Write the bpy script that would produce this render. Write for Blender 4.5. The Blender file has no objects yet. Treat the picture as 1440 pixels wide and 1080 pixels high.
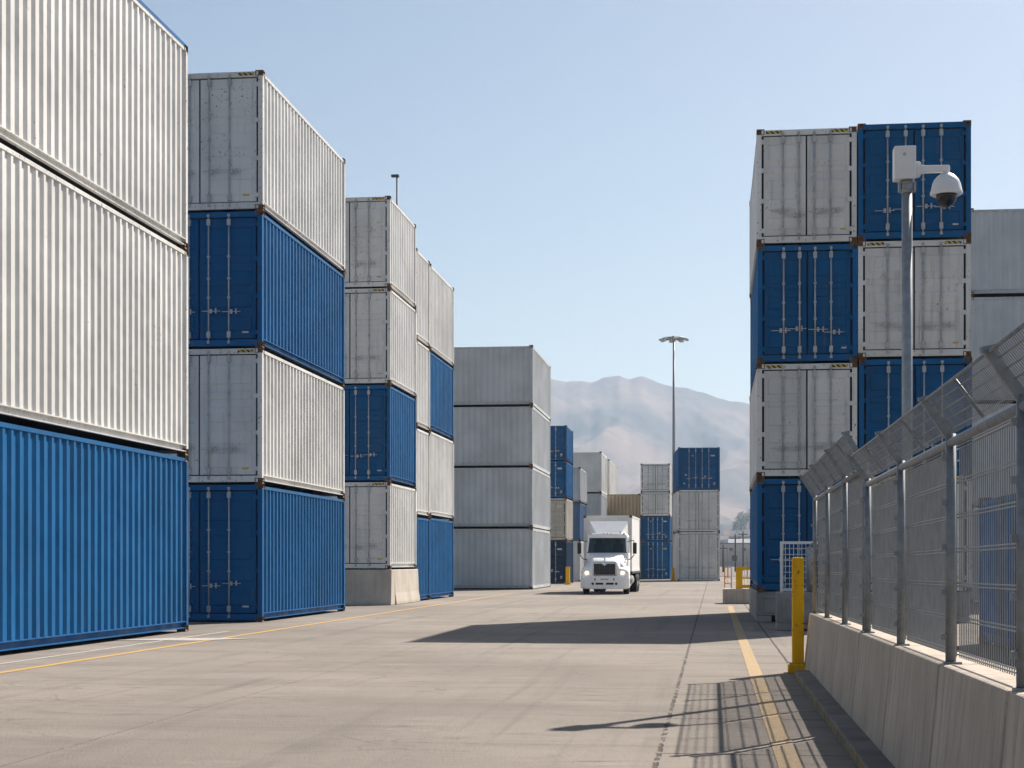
import bpy, bmesh, math, random
from mathutils import Vector, Matrix, noise as mnoise
random.seed(7)
scene = bpy.context.scene
COL = scene.collection
R = math.radians

# ------------------------------------------------------------------ camera geometry
F, H0, VPX, HOR = 2300.0, 1.27, 1003.0, 790.0          # focal (px of a 1440 frame), eye height, road vanishing point
TH = math.atan((VPX - 720) / F)
ST, CT = math.sin(TH), math.cos(TH)
def PZ(x, Z):                       # pixel column at camera depth Z -> world X, Y
    u = (x - 720) / F
    return Z * (-ST + u * CT), Z * (CT + u * ST)
def GZ(y): return F * H0 / (y - HOR)
def G(x, y): return PZ(x, GZ(y))
def HT(y, Z): return H0 + (HOR - y) / F * Z
def depth(X, Y): return -X * ST + Y * CT
def alongX(X, x):                   # where does the line X=const cross pixel column x: world Y
    u = (x - 720) / F
    Z = X / (-ST + u * CT)
    return Z * (CT + u * ST)

# ------------------------------------------------------------------ materials
def new_mat(name):
    m = bpy.data.materials.new(name); m.use_nodes = True
    nt = m.node_tree; b = nt.nodes['Principled BSDF']
    return m, nt, b
def N(nt, typ, **kw):
    n = nt.nodes.new(typ)
    for k, v in kw.items():
        if k.startswith('i_'): n.inputs[k[2:].replace('_', ' ')].default_value = v
        else: setattr(n, k, v)
    return n
def coords(nt, scale=(1, 1, 1), rnd=True):
    tc = N(nt, 'ShaderNodeTexCoord')
    mp = N(nt, 'ShaderNodeMapping'); mp.inputs['Scale'].default_value = scale
    if rnd:
        oi = N(nt, 'ShaderNodeObjectInfo')
        ma = N(nt, 'ShaderNodeMath', operation='MULTIPLY'); ma.inputs[1].default_value = 91.0
        nt.links.new(oi.outputs['Random'], ma.inputs[0])
        va = N(nt, 'ShaderNodeVectorMath', operation='ADD')
        nt.links.new(tc.outputs['Object'], va.inputs[0]); nt.links.new(ma.outputs[0], va.inputs[1])
        nt.links.new(va.outputs[0], mp.inputs['Vector'])
    else:
        nt.links.new(tc.outputs['Object'], mp.inputs['Vector'])
    return mp.outputs[0]
def noise(nt, vec, scale, detail=4, rough=0.55):
    n = N(nt, 'ShaderNodeTexNoise'); n.inputs['Scale'].default_value = scale
    n.inputs['Detail'].default_value = detail; n.inputs['Roughness'].default_value = rough
    nt.links.new(vec, n.inputs['Vector']); return n.outputs['Fac']
def ramp(nt, fac, a, b, lo=0.0, hi=1.0):
    r = N(nt, 'ShaderNodeMapRange'); r.interpolation_type = 'SMOOTHSTEP'
    r.inputs[1].default_value = a; r.inputs[2].default_value = b
    r.inputs[3].default_value = lo; r.inputs[4].default_value = hi
    nt.links.new(fac, r.inputs[0]); return r.outputs[0]
def math_(nt, op, a, b=None, c=None):
    n = N(nt, 'ShaderNodeMath', operation=op)
    for i, v in enumerate((a, b, c)):
        if v is None: continue
        if isinstance(v, (int, float)): n.inputs[i].default_value = v
        else: nt.links.new(v, n.inputs[i])
    return n.outputs[0]
def mix(nt, fac, a, b):
    n = N(nt, 'ShaderNodeMix', data_type='RGBA')
    if isinstance(fac, (int, float)): n.inputs[0].default_value = fac
    else: nt.links.new(fac, n.inputs[0])
    for s, v in ((6, a), (7, b)):
        if isinstance(v, tuple): n.inputs[s].default_value = (*v[:3], 1)
        else: nt.links.new(v, n.inputs[s])
    return n.outputs[2]
def scale_col(nt, col, fac):
    n = N(nt, 'ShaderNodeVectorMath', operation='SCALE')
    if isinstance(col, tuple): n.inputs[0].default_value = col[:3]
    else: nt.links.new(col, n.inputs[0])
    nt.links.new(fac, n.inputs['Scale']); return n.outputs[0]
def bump(nt, b, h, dist, strength=1.0):
    n = N(nt, 'ShaderNodeBump'); n.inputs['Strength'].default_value = strength
    n.inputs['Distance'].default_value = dist
    nt.links.new(h, n.inputs['Height']); nt.links.new(n.outputs[0], b.inputs['Normal'])

RUST = (0.10, 0.042, 0.018)
def paint(name, col, rust=0.3, grime=0.25, rough=0.5, dent=0.03, spot=0.60):
    m, nt, b = new_mat(name)
    v = coords(nt); vs = coords(nt, (5, 5, 0.35))
    var = ramp(nt, noise(nt, v, 0.5, 3), 0.3, 0.7, 0.84, 1.06)
    c = scale_col(nt, col, var)
    st = ramp(nt, noise(nt, vs, 1.6, 5, 0.65), 0.52, 0.78, 0, grime)
    c = mix(nt, st, c, tuple(x * 0.35 + 0.03 for x in col))
    ch = ramp(nt, noise(nt, v, 5.0, 4, 0.7), 0.62, 0.80, 0, grime * 0.8)
    c = mix(nt, ch, c, tuple(min(1, x * 0.6 + 0.02) for x in col))
    run = math_(nt, 'MULTIPLY', ramp(nt, noise(nt, coords(nt, (8, 8, 0.22)), 1.0, 4, 0.7), 0.60, 0.74), ramp(nt, noise(nt, v, 0.7, 3), 0.46, 0.62))
    c = mix(nt, math_(nt, 'MULTIPLY', run, 0.25 + rust * 0.5), c, (0.20, 0.13, 0.075))
    sp = math_(nt, 'MULTIPLY', ramp(nt, noise(nt, v, 17, 5, 0.7), spot, spot + 0.06), ramp(nt, noise(nt, v, 1.3, 2), 0.62 - rust * 0.3, 0.72 - rust * 0.25))
    c = mix(nt, math_(nt, 'MULTIPLY', sp, 0.85), c, RUST)
    nt.links.new(c, b.inputs['Base Color'])
    nt.links.new(ramp(nt, noise(nt, v, 3, 3), 0.3, 0.7, rough - 0.08, rough + 0.14), b.inputs['Roughness'])
    b.inputs['Specular IOR Level'].default_value = 0.16
    bump(nt, b, noise(nt, v, 1.4, 2), dent, 0.6)
    return m
def simple(name, col, rough=0.6, metal=0.0, var=0.15, scale=6.0, spec=0.4, bmp=0.0):
    m, nt, b = new_mat(name)
    v = coords(nt)
    f = ramp(nt, noise(nt, v, scale, 5, 0.65), 0.25, 0.75, 1 - var, 1 + var * 0.6)
    nt.links.new(scale_col(nt, col, f), b.inputs['Base Color'])
    b.inputs['Roughness'].default_value = rough; b.inputs['Metallic'].default_value = metal
    b.inputs['Specular IOR Level'].default_value = spec
    if bmp: bump(nt, b, noise(nt, v, scale * 4, 4), bmp)
    return m
def concrete(name, col, streak=0.35, bmp=0.006):
    m, nt, b = new_mat(name)
    v = coords(nt, rnd=False); vs = coords(nt, (14, 14, 0.5), rnd=False)
    c = scale_col(nt, col, ramp(nt, noise(nt, v, 1.1, 4), 0.3, 0.7, 0.85, 1.1))
    c = mix(nt, ramp(nt, noise(nt, vs, 1.0, 5, 0.7), 0.42, 0.75, 0, streak), c, tuple(x * 0.42 for x in col))
    c = mix(nt, ramp(nt, noise(nt, v, 38, 3), 0.62, 0.75, 0, 0.5), c, tuple(x * 0.5 for x in col))
    nt.links.new(c, b.inputs['Base Color'])
    b.inputs['Roughness'].default_value = 0.9; b.inputs['Specular IOR Level'].default_value = 0.2
    h = math_(nt, 'ADD', noise(nt, v, 26, 5, 0.7), math_(nt, 'MULTIPLY', noise(nt, vs, 1.0, 3), 1.2))
    bump(nt, b, h, bmp)
    return m

WHITE = (0.70, 0.69, 0.665); BLUE = (0.004, 0.108, 0.285); DKBLUE = (0.010, 0.038, 0.085); CREAM = (0.50, 0.47, 0.41)
PALEBLUE = (0.10, 0.17, 0.30)
COLS = {'white': WHITE, 'blue': BLUE, 'dark blue': DKBLUE, 'cream': CREAM, 'slate blue': PALEBLUE,
        'tan': (0.40, 0.33, 0.24), 'grey': (0.50, 0.52, 0.535)}
M = {}
for k, c in COLS.items():
    M[k] = paint(k + ' panel paint', c, 0.10, 0.28)
    M[k + ' door'] = paint(k + ' shaded door paint', tuple(x * (0.76 if 'blue' in k else 0.9) for x in c), 0.46, 0.5)  # darker, grimier copy of the panel colour; shade of the door ends painted in
    M[k + ' frame'] = paint(k + ' frame paint', tuple(x * 0.95 for x in c), 0.85, 0.5, spot=0.585)
M['roof blue'] = paint('roof edge paint', BLUE, 0.1, 0.2)
M['casting'] = simple('rusted casting steel', (0.15, 0.078, 0.038), 0.85, 0, 0.6, 14, 0.3, 0.004)
M['gasket'] = simple('black rubber gasket', (0.012, 0.012, 0.013), 0.8)
M['rod'] = simple('galvanised lock rod', (0.42, 0.43, 0.44), 0.5, 0.25, 0.25, 9)
M['rod grey'] = simple('painted lock rod', (0.42, 0.425, 0.43), 0.55, 0.0, 0.3, 9)
M['galv'] = simple('galvanised steel', (0.30, 0.315, 0.33), 0.48, 0.35, 0.22, 12)
M['fence steel'] = simple('weathered fence steel', (0.21, 0.23, 0.25), 0.5, 0.3, 0.25, 14)
M['wire'] = simple('fence wire', (0.25, 0.26, 0.27), 0.42, 0.3, 0.2, 10)
M['conc'] = concrete('board marked concrete', (0.47, 0.405, 0.34), 0.60)
M['conc light'] = concrete('pale barrier concrete', (0.46, 0.41, 0.355), 0.3)
M['conc dark'] = concrete('grey block concrete', (0.30, 0.29, 0.275), 0.4)
M['yellow'] = paint('yellow safety paint', (0.74, 0.40, 0.008), 0.9, 0.45, 0.5, 0.003, spot=0.60)
M['orange'] = paint('orange safety paint', (0.62, 0.24, 0.03), 0.2, 0.2)
M['cam white'] = simple('white powder coat', (0.72, 0.71, 0.70), 0.4, 0, 0.05, 4)
M['plate'] = simple('pale data plate', (0.55, 0.54, 0.5), 0.6, 0, 0.5, 60)
M['yellow mark'] = simple('yellow stencil paint', (0.55, 0.38, 0.06), 0.7, 0, 0.5, 50)
M['truck white'] = simple('white truck paint', (0.84, 0.84, 0.83), 0.38, 0, 0.05, 2, 0.4)
M['box white'] = simple('white cargo panel', (0.70, 0.69, 0.67), 0.45, 0, 0.10, 2)
M['box grey'] = simple('grey cargo trim', (0.42, 0.42, 0.42), 0.5, 0.1, 0.15, 4)
M['tyre'] = simple('tyre rubber', (0.018, 0.018, 0.019), 0.85, 0, 0.2, 12)
M['black'] = simple('black plastic', (0.015, 0.015, 0.017), 0.5)
M['chrome'] = simple('bright metal', (0.55, 0.55, 0.55), 0.25, 0.9, 0.05)
M['amber'] = simple('amber lens', (0.75, 0.24, 0.03), 0.3)
M['dark int'] = simple('dark cab interior', (0.03, 0.032, 0.035), 0.8)
M['wall pale'] = simple('pale render', (0.50, 0.46, 0.42), 0.9)
M['roof dark'] = simple('dull roofing', (0.16, 0.15, 0.15), 0.8)
M['roof pale'] = simple('pale metal roofing', (0.42, 0.42, 0.42), 0.6)
M['roof red'] = simple('red tiles', (0.26, 0.13, 0.09), 0.8)
M['win'] = simple('dark window glass', (0.03, 0.04, 0.05), 0.15)
M['bark'] = simple('bark', (0.09, 0.07, 0.05), 0.9)
M['leaf'] = simple('dark foliage', (0.05, 0.075, 0.03), 0.7, 0, 0.5, 0.8)
M['kerb'] = None
M['lamp dark'] = simple('dark slate lamp paint', (0.06, 0.075, 0.095), 0.6)
M['grille dark'] = simple('dark grille bars', (0.07, 0.07, 0.075), 0.4, 0.4, 0.1)

def mat_hazard():
    m, nt, b = new_mat('hazard stripe paint')
    tc = N(nt, 'ShaderNodeTexCoord'); sx = N(nt, 'ShaderNodeSeparateXYZ')
    nt.links.new(tc.outputs['Object'], sx.inputs[0])
    s = math_(nt, 'ADD', sx.outputs[0], sx.outputs[2])
    f = math_(nt, 'FRACT', math_(nt, 'MULTIPLY', s, 9.0))
    c = mix(nt, math_(nt, 'GREATER_THAN', f, 0.5), (0.55, 0.37, 0.03), (0.02, 0.02, 0.02))
    w = ramp(nt, noise(nt, coords(nt), 16, 4, 0.7), 0.55, 0.62)
    c = mix(nt, math_(nt, 'MULTIPLY', w, 0.7), c, (0.3, 0.28, 0.25))
    nt.links.new(c, b.inputs['Base Color']); b.inputs['Roughness'].default_value = 0.7
    return m
M['hazard'] = mat_hazard()

def mat_glass():
    m = bpy.data.materials.new('dark tinted glass'); m.use_nodes = True
    nt = m.node_tree; b = nt.nodes['Principled BSDF']; out = nt.nodes['Material Output']
    b.inputs['Base Color'].default_value = (0.03, 0.05, 0.06, 1); b.inputs['Roughness'].default_value = 0.06
    tr = N(nt, 'ShaderNodeBsdfTransparent'); tr.inputs[0].default_value = (0.55, 0.68, 0.72, 1)
    mx = N(nt, 'ShaderNodeMixShader'); mx.inputs[0].default_value = 0.55
    nt.links.new(tr.outputs[0], mx.inputs[1]); nt.links.new(b.outputs[0], mx.inputs[2]); nt.links.new(mx.outputs[0], out.inputs[0])
    return m
M['glass'] = mat_glass()
def mat_emit(name, col, s, base):
    m, nt, b = new_mat(name)
    b.inputs['Base Color'].default_value = (*base, 1); b.inputs['Roughness'].default_value = 0.2
    b.inputs['Emission Color'].default_value = (*col, 1); b.inputs['Emission Strength'].default_value = s
    return m
M['headlamp'] = mat_emit('lit headlamp', (1.0, 0.84, 0.62), 0.9, (0.7, 0.7, 0.7))
M['lens'] = mat_emit('headlamp lens', (1.0, 0.8, 0.55), 0.35, (0.6, 0.6, 0.6))

def mat_ground():
    m, nt, b = new_mat('worn concrete pavement')
    v = coords(nt, rnd=False)
    base = (0.228, 0.199, 0.172)
    c = scale_col(nt, base, ramp(nt, noise(nt, v, 0.16, 5, 0.6), 0.3, 0.7, 0.78, 1.12))
    vst = coords(nt, (0.9, 0.16, 1), rnd=False)          # long wear along the driving direction
    c = mix(nt, ramp(nt, noise(nt, vst, 0.9, 5, 0.65), 0.50, 0.78, 0, 0.45), c, tuple(x * 0.62 for x in base))
    vc = coords(nt, (0.22, 1.0, 1), rnd=False)
    c = mix(nt, ramp(nt, noise(nt, vc, 1.1, 6, 0.7), 0.47, 0.68, 0, 0.40), c, tuple(x * 0.55 for x in base))
    vf = coords(nt, (0.45, 1.6, 1), rnd=False)
    c = mix(nt, math_(nt, 'MULTIPLY', ramp(nt, noise(nt, vf, 3.4, 6, 0.78), 0.52, 0.66), ramp(nt, noise(nt, v, 0.45, 4), 0.38, 0.62, 0.10, 0.85)), c, tuple(x * 0.50 for x in base))
    c = mix(nt, ramp(nt, noise(nt, v, 22.0, 4, 0.8), 0.60, 0.70, 0, 0.45), c, tuple(x * 0.5 for x in base))
    c = mix(nt, ramp(nt, noise(nt, v, 1.9, 6, 0.75), 0.54, 0.72, 0, 0.35), c, tuple(x * 0.58 for x in base))
    c = mix(nt, ramp(nt, noise(nt, v, 9.0, 5, 0.75), 0.58, 0.74, 0, 0.32), c, tuple(x * 0.50 for x in base))
    c = mix(nt, ramp(nt, noise(nt, v, 60.0, 3, 0.6), 0.60, 0.74, 0, 0.40), c, tuple(x * 0.45 for x in base))
    c = mix(nt, ramp(nt, noise(nt, v, 33.0, 3, 0.6), 0.66, 0.76, 0, 0.35), c, tuple(min(1, x * 1.5) for x in base))
    tc = N(nt, 'ShaderNodeTexCoord'); sx = N(nt, 'ShaderNodeSeparateXYZ'); nt.links.new(tc.outputs['Object'], sx.inputs[0])
    X, Y = sx.outputs[0], sx.outputs[1]
    # tyre tracks: dark rubbed bands along the lane, broken up by noise
    ty_ = ramp(nt, noise(nt, coords(nt, (2.2, 0.05, 1), rnd=False), 1.0, 4, 0.65), 0.52, 0.70)
    c = mix(nt, math_(nt, 'MULTIPLY', ty_, ramp(nt, noise(nt, v, 0.8, 5, 0.7), 0.3, 0.7, 0.15, 0.7)), c, tuple(x * 0.52 for x in base))
    # oil spots and patches
    oil = math_(nt, 'MULTIPLY', ramp(nt, noise(nt, v, 3.2, 4, 0.6), 0.66, 0.74), ramp(nt, noise(nt, v, 0.35, 2), 0.45, 0.6))
    c = mix(nt, math_(nt, 'MULTIPLY', oil, 0.6), c, (0.06, 0.055, 0.05))
    pal = ramp(nt, noise(nt, coords(nt, (0.35, 0.9, 1), rnd=False), 1.7, 5, 0.7), 0.58, 0.74)
    c = mix(nt, math_(nt, 'MULTIPLY', pal, 0.45), c, tuple(min(1, x * 1.35) for x in base))
    # hairline cracks
    wv = N(nt, 'ShaderNodeVectorMath', operation='ADD'); nn = N(nt, 'ShaderNodeTexNoise'); nn.inputs['Scale'].default_value = 1.5; nn.inputs['Detail'].default_value = 5
    nt.links.new(v, nn.inputs['Vector'])
    ns = N(nt, 'ShaderNodeVectorMath', operation='SCALE'); ns.inputs['Scale'].default_value = 0.9; nt.links.new(nn.outputs['Color'], ns.inputs[0])
    nt.links.new(v, wv.inputs[0]); nt.links.new(ns.outputs[0], wv.inputs[1])
    vo = N(nt, 'ShaderNodeTexVoronoi', feature='DISTANCE_TO_EDGE'); vo.inputs['Scale'].default_value = 0.42; nt.links.new(wv.outputs[0], vo.inputs['Vector'])
    crk = math_(nt, 'MULTIPLY', ramp(nt, vo.outputs['Distance'], 0.003, 0.009, 1, 0), ramp(nt, noise(nt, v, 0.5, 3), 0.48, 0.58))
    c = mix(nt, math_(nt, 'MULTIPLY', crk, 0.3), c, (0.05, 0.045, 0.04))
    wob = math_(nt, 'MULTIPLY', math_(nt, 'SUBTRACT', noise(nt, v, 5.0, 4, 0.7), 0.5), 0.05)
    def line(coord, at, w):
        d = math_(nt, 'ABSOLUTE', math_(nt, 'SUBTRACT', math_(nt, 'ADD', coord, wob), at))
        return ramp(nt, d, w * 0.55, w, 1, 0)
    rough_edge = ramp(nt, noise(nt, v, 11, 4, 0.7), 0.38, 0.52)
    j1 = math_(nt, 'MULTIPLY', line(X, -0.36, 0.020), ramp(nt, noise(nt, v, 7, 4, 0.75), 0.46, 0.52))
    j2 = line(X, 0.93, 0.018)
    def rep(coord, step, off, w):
        d = math_(nt, 'ABSOLUTE', math_(nt, 'SUBTRACT', math_(nt, 'FRACT', math_(nt, 'DIVIDE', math_(nt, 'ADD', math_(nt, 'ADD', coord, wob), off), step)), 0.5))
        return ramp(nt, d, w * 0.5 / step, w / step, 1, 0)
    right = math_(nt, 'GREATER_THAN', X, -0.36)
    t1 = math_(nt, 'MULTIPLY', rep(Y, 2.45, 0.15, 0.02), right)
    t2 = math_(nt, 'MULTIPLY', math_(nt, 'MULTIPLY', rep(Y, 7.35, 2.0, 0.025), rough_edge), 0.45)
    t3 = math_(nt, 'MULTIPLY', math_(nt, 'MULTIPLY', line(X, -4.4, 0.022), rough_edge), 0.25)
    j = math_(nt, 'MAXIMUM', math_(nt, 'MAXIMUM', math_(nt, 'MAXIMUM', j1, j2), math_(nt, 'MAXIMUM', t1, t2)), t3)
    c = mix(nt, math_(nt, 'MULTIPLY', j, 0.85), c, (0.045, 0.04, 0.035))
    nt.links.new(c, b.inputs['Base Color'])
    b.inputs['Roughness'].default_value = 0.88; b.inputs['Specular IOR Level'].default_value = 0.25
    h = math_(nt, 'SUBTRACT', math_(nt, 'ADD', noise(nt, v, 45, 5, 0.7), math_(nt, 'MULTIPLY', noise(nt, v, 7, 4), 0.7)), math_(nt, 'MULTIPLY', j, 1.5))
    bump(nt, b, h, 0.011)
    return m
def mat_line(name, col, wear, worn):
    m, nt, b = new_mat(name)
    v = coords(nt, rnd=False)
    vy = coords(nt, (0.6, 1.0, 1), rnd=False)
    w1 = ramp(nt, noise(nt, v, 14, 5, 0.75), 0.60 - wear * 0.25, 0.70 - wear * 0.2)
    w2 = ramp(nt, noise(nt, vy, 1.4, 3, 0.6), 0.42, 0.58)
    c = mix(nt, math_(nt, 'MULTIPLY', w2, 0.55 * wear + 0.2), col, tuple(0.5 * a + 0.5 * q for a, q in zip(col, (0.36, 0.30, 0.23))))
    c = mix(nt, math_(nt, 'MULTIPLY', w1, worn), c, (0.22, 0.19, 0.16))
    nt.links.new(c, b.inputs['Base Color']); b.inputs['Roughness'].default_value = 0.8
    b.inputs['Specular IOR Level'].default_value = 0.25
    bump(nt, b, noise(nt, v, 45, 5, 0.7), 0.004)
    return m
def mat_kerb():
    m, nt, b = new_mat('worn kerb with old yellow paint')
    v = coords(nt, rnd=False)
    c = scale_col(nt, (0.15, 0.14, 0.125), ramp(nt, noise(nt, v, 2.5, 5), 0.3, 0.7, 0.7, 1.2))
    tc = N(nt, 'ShaderNodeNewGeometry'); sx = N(nt, 'ShaderNodeSeparateXYZ'); nt.links.new(tc.outputs['Normal'], sx.inputs[0])
    face = math_(nt, 'LESS_THAN', sx.outputs[0], -0.4)
    c = mix(nt, math_(nt, 'MULTIPLY', face, ramp(nt, noise(nt, v, 7, 5, 0.7), 0.40, 0.6, 0, 0.8)), c, (0.30, 0.21, 0.07))
    nt.links.new(c, b.inputs['Base Color']); b.inputs['Roughness'].default_value = 0.9
    bump(nt, b, noise(nt, v, 30, 5, 0.7), 0.008)
    return m
def mat_mountain():
    m, nt, b = new_mat('dry mountainside')
    v = coords(nt, rnd=False)
    c = mix(nt, ramp(nt, noise(nt, v, 0.0028, 6, 0.6), 0.35, 0.65), (0.27, 0.20, 0.17), (0.10, 0.095, 0.095))
    c = mix(nt, ramp(nt, noise(nt, v, 0.02, 6, 0.7), 0.5, 0.7, 0, 0.5), c, (0.07, 0.07, 0.05))
    nt.links.new(c, b.inputs['Base Color']); b.inputs['Roughness'].default_value = 1.0
    b.inputs['Specular IOR Level'].default_value = 0.0
    return m
M['ground'] = mat_ground(); M['kerb'] = mat_kerb(); M['mountain'] = mat_mountain()
M['yellow line'] = mat_line('yellow road paint', (0.42, 0.265, 0.095), 0.8, 0.6)
M['yellow line thin'] = mat_line('thin yellow road paint', (0.46, 0.27, 0.07), 0.3, 0.5)
M['white line'] = mat_line('worn white road paint', (0.42, 0.39, 0.36), 0.5, 0.6)

# ------------------------------------------------------------------ mesh builder
class MB:
    def __init__(s): s.v = []; s.f = []; s.sm = []
    def add(s, vs, fs, smooth=False):
        o = len(s.v); s.v += [tuple(p) for p in vs]
        for f in fs: s.f.append(tuple(i + o for i in f)); s.sm.append(smooth)
        return s
    def box(s, x0, x1, y0, y1, z0, z1, mtx=None):
        vs = [Vector((x, y, z)) for x in (x0, x1) for y in (y0, y1) for z in (z0, z1)]
        if mtx: vs = [mtx @ p for p in vs]
        return s.add(vs, [(0, 1, 3, 2), (4, 6, 7, 5), (0, 4, 5, 1), (2, 3, 7, 6), (0, 2, 6, 4), (1, 5, 7, 3)])
    def cyl(s, p0, p1, r0, r1=None, n=10, cap=True, smooth=True):
        p0, p1 = Vector(p0), Vector(p1); r1 = r0 if r1 is None else r1
        d = (p1 - p0).normalized()
        a = d.orthogonal().normalized(); b = d.cross(a)
        vs = []
        for p, r in ((p0, r0), (p1, r1)):
            for i in range(n):
                t = 2 * math.pi * i / n
                vs.append(p + (a * math.cos(t) + b * math.sin(t)) * r)
        s.add(vs, [(i, (i + 1) % n, n + (i + 1) % n, n + i) for i in range(n)], smooth)
        if cap: s.add(vs, [tuple(range(n))[::-1], tuple(range(n, 2 * n))])
        return s
    def tube(s, pts, r, n=8):
        for a, b in zip(pts, pts[1:]): s.cyl(a, b, r, n=n)
        return s
    def bar(s, p0, p1, w, h, up=(0, 0, 1)):            # rectangular bar between two points
        p0, p1 = Vector(p0), Vector(p1); d = (p1 - p0).normalized()
        a = d.cross(Vector(up)).normalized(); b = a.cross(d)
        vs = [p + a * sx * w / 2 + b * sz * h / 2 for p in (p0, p1) for sx, sz in ((-1, -1), (1, -1), (1, 1), (-1, 1))]
        return s.add(vs, [(0, 3, 2, 1), (4, 5, 6, 7), (0, 1, 5, 4), (1, 2, 6, 5), (2, 3, 7, 6), (3, 0, 4, 7)])
    def loft(s, secs, smooth=False, cap=True, closed=True):
        n = len(secs[0]); vs = [p for q in secs for p in q]; fs = []
        for k in range(len(secs) - 1):
            for i in range(n if closed else n - 1):
                j = (i + 1) % n
                fs.append((k * n + i, k * n + j, (k + 1) * n + j, (k + 1) * n + i))
        s.add(vs, fs, smooth)
        if cap: s.add(vs, [tuple(range(n))[::-1], tuple(range((len(secs) - 1) * n, len(secs) * n))])
        return s
    def lathe(s, prof, c=(0, 0, 0), n=24, axis='z', smooth=True):
        vs = []
        for r, z in prof:
            for i in range(n):
                t = 2 * math.pi * i / n
                p = (r * math.cos(t), r * math.sin(t), z) if axis == 'z' else (z, r * math.cos(t), r * math.sin(t))
                vs.append((p[0] + c[0], p[1] + c[1], p[2] + c[2]))
        fs = []
        for k in range(len(prof) - 1):
            for i in range(n):
                j = (i + 1) % n
                fs.append((k * n + i, k * n + j, (k + 1) * n + j, (k + 1) * n + i))
        return s.add(vs, fs, smooth)
    def mesh(s, name, mat):
        me = bpy.data.meshes.new(name); me.from_pydata(s.v, [], s.f)
        me.polygons.foreach_set('use_smooth', s.sm)
        if mat: me.materials.append(M[mat] if isinstance(mat, str) else mat)
        bm = bmesh.new(); bm.from_mesh(me); bmesh.ops.remove_doubles(bm, verts=bm.verts, dist=1e-5)
        bmesh.ops.recalc_face_normals(bm, faces=bm.faces); bm.to_mesh(me); bm.free()
        return me
def obj(name, mb, mat, parent=None, bevel=0, loc=None, world=False):
    me = mb if isinstance(mb, bpy.types.Mesh) else mb.mesh(name, mat)
    o = bpy.data.objects.new(name, me); COL.objects.link(o)
    if parent: o.parent = parent
    if world and parent: o.location = -root_loc(parent)
    if loc is not None: o.location = loc
    if bevel:
        b = o.modifiers.new('Bevel', 'BEVEL'); b.width = bevel; b.segments = 2; b.limit_method = 'ANGLE'; b.angle_limit = R(40)
    return o
def root_loc(o):
    v = Vector((0, 0, 0))
    while o: v += o.location; o = o.parent
    return v
def tag(o, label, cat, group=None):
    o['label'] = label; o['category'] = cat
    if group: o['group'] = group
    return o
def empty(name, loc, label, cat, group=None, rz=0.0):
    o = bpy.data.objects.new(name, None); COL.objects.link(o)
    o.location = loc; o.rotation_euler = (0, 0, rz); o.empty_display_size = 0.2
    return tag(o, label, cat, group)
def struct(o, kind='structure'):
    o['kind'] = kind; return o

# ------------------------------------------------------------------ containers
CACHE = {}
def cached(key, fn):
    if key not in CACHE: CACHE[key] = fn()
    return CACHE[key]
PW = 0.10
def corrug(pts_len, x_out, depth_, z0, z1, flip=False):
    """vertical corrugated sheet running along local t; returns profile points (t, x)"""
    n = max(4, round(pts_len / 0.278)); p = pts_len / n; t = -pts_len / 2; prof = []
    for i in range(n):
        for dt, d in ((0.0, 0), (0.26, 0), (0.50, 1), (0.76, 1)):
            prof.append((t + p * dt, x_out - depth_ * d))
        t += p
    prof.append((pts_len / 2, x_out))
    return prof
def casting_mesh():
    me = MB().box(-0.081, 0.081, -0.089, 0.089, 0, 0.118).mesh('corner_casting', 'casting')
    bm = bmesh.new(); bm.from_mesh(me)
    bm.normal_update()
    r = bmesh.ops.inset_individual(bm, faces=bm.faces[:], thickness=0.032, depth=-0.035)
    bm.to_mesh(me); bm.free(); return me
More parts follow.
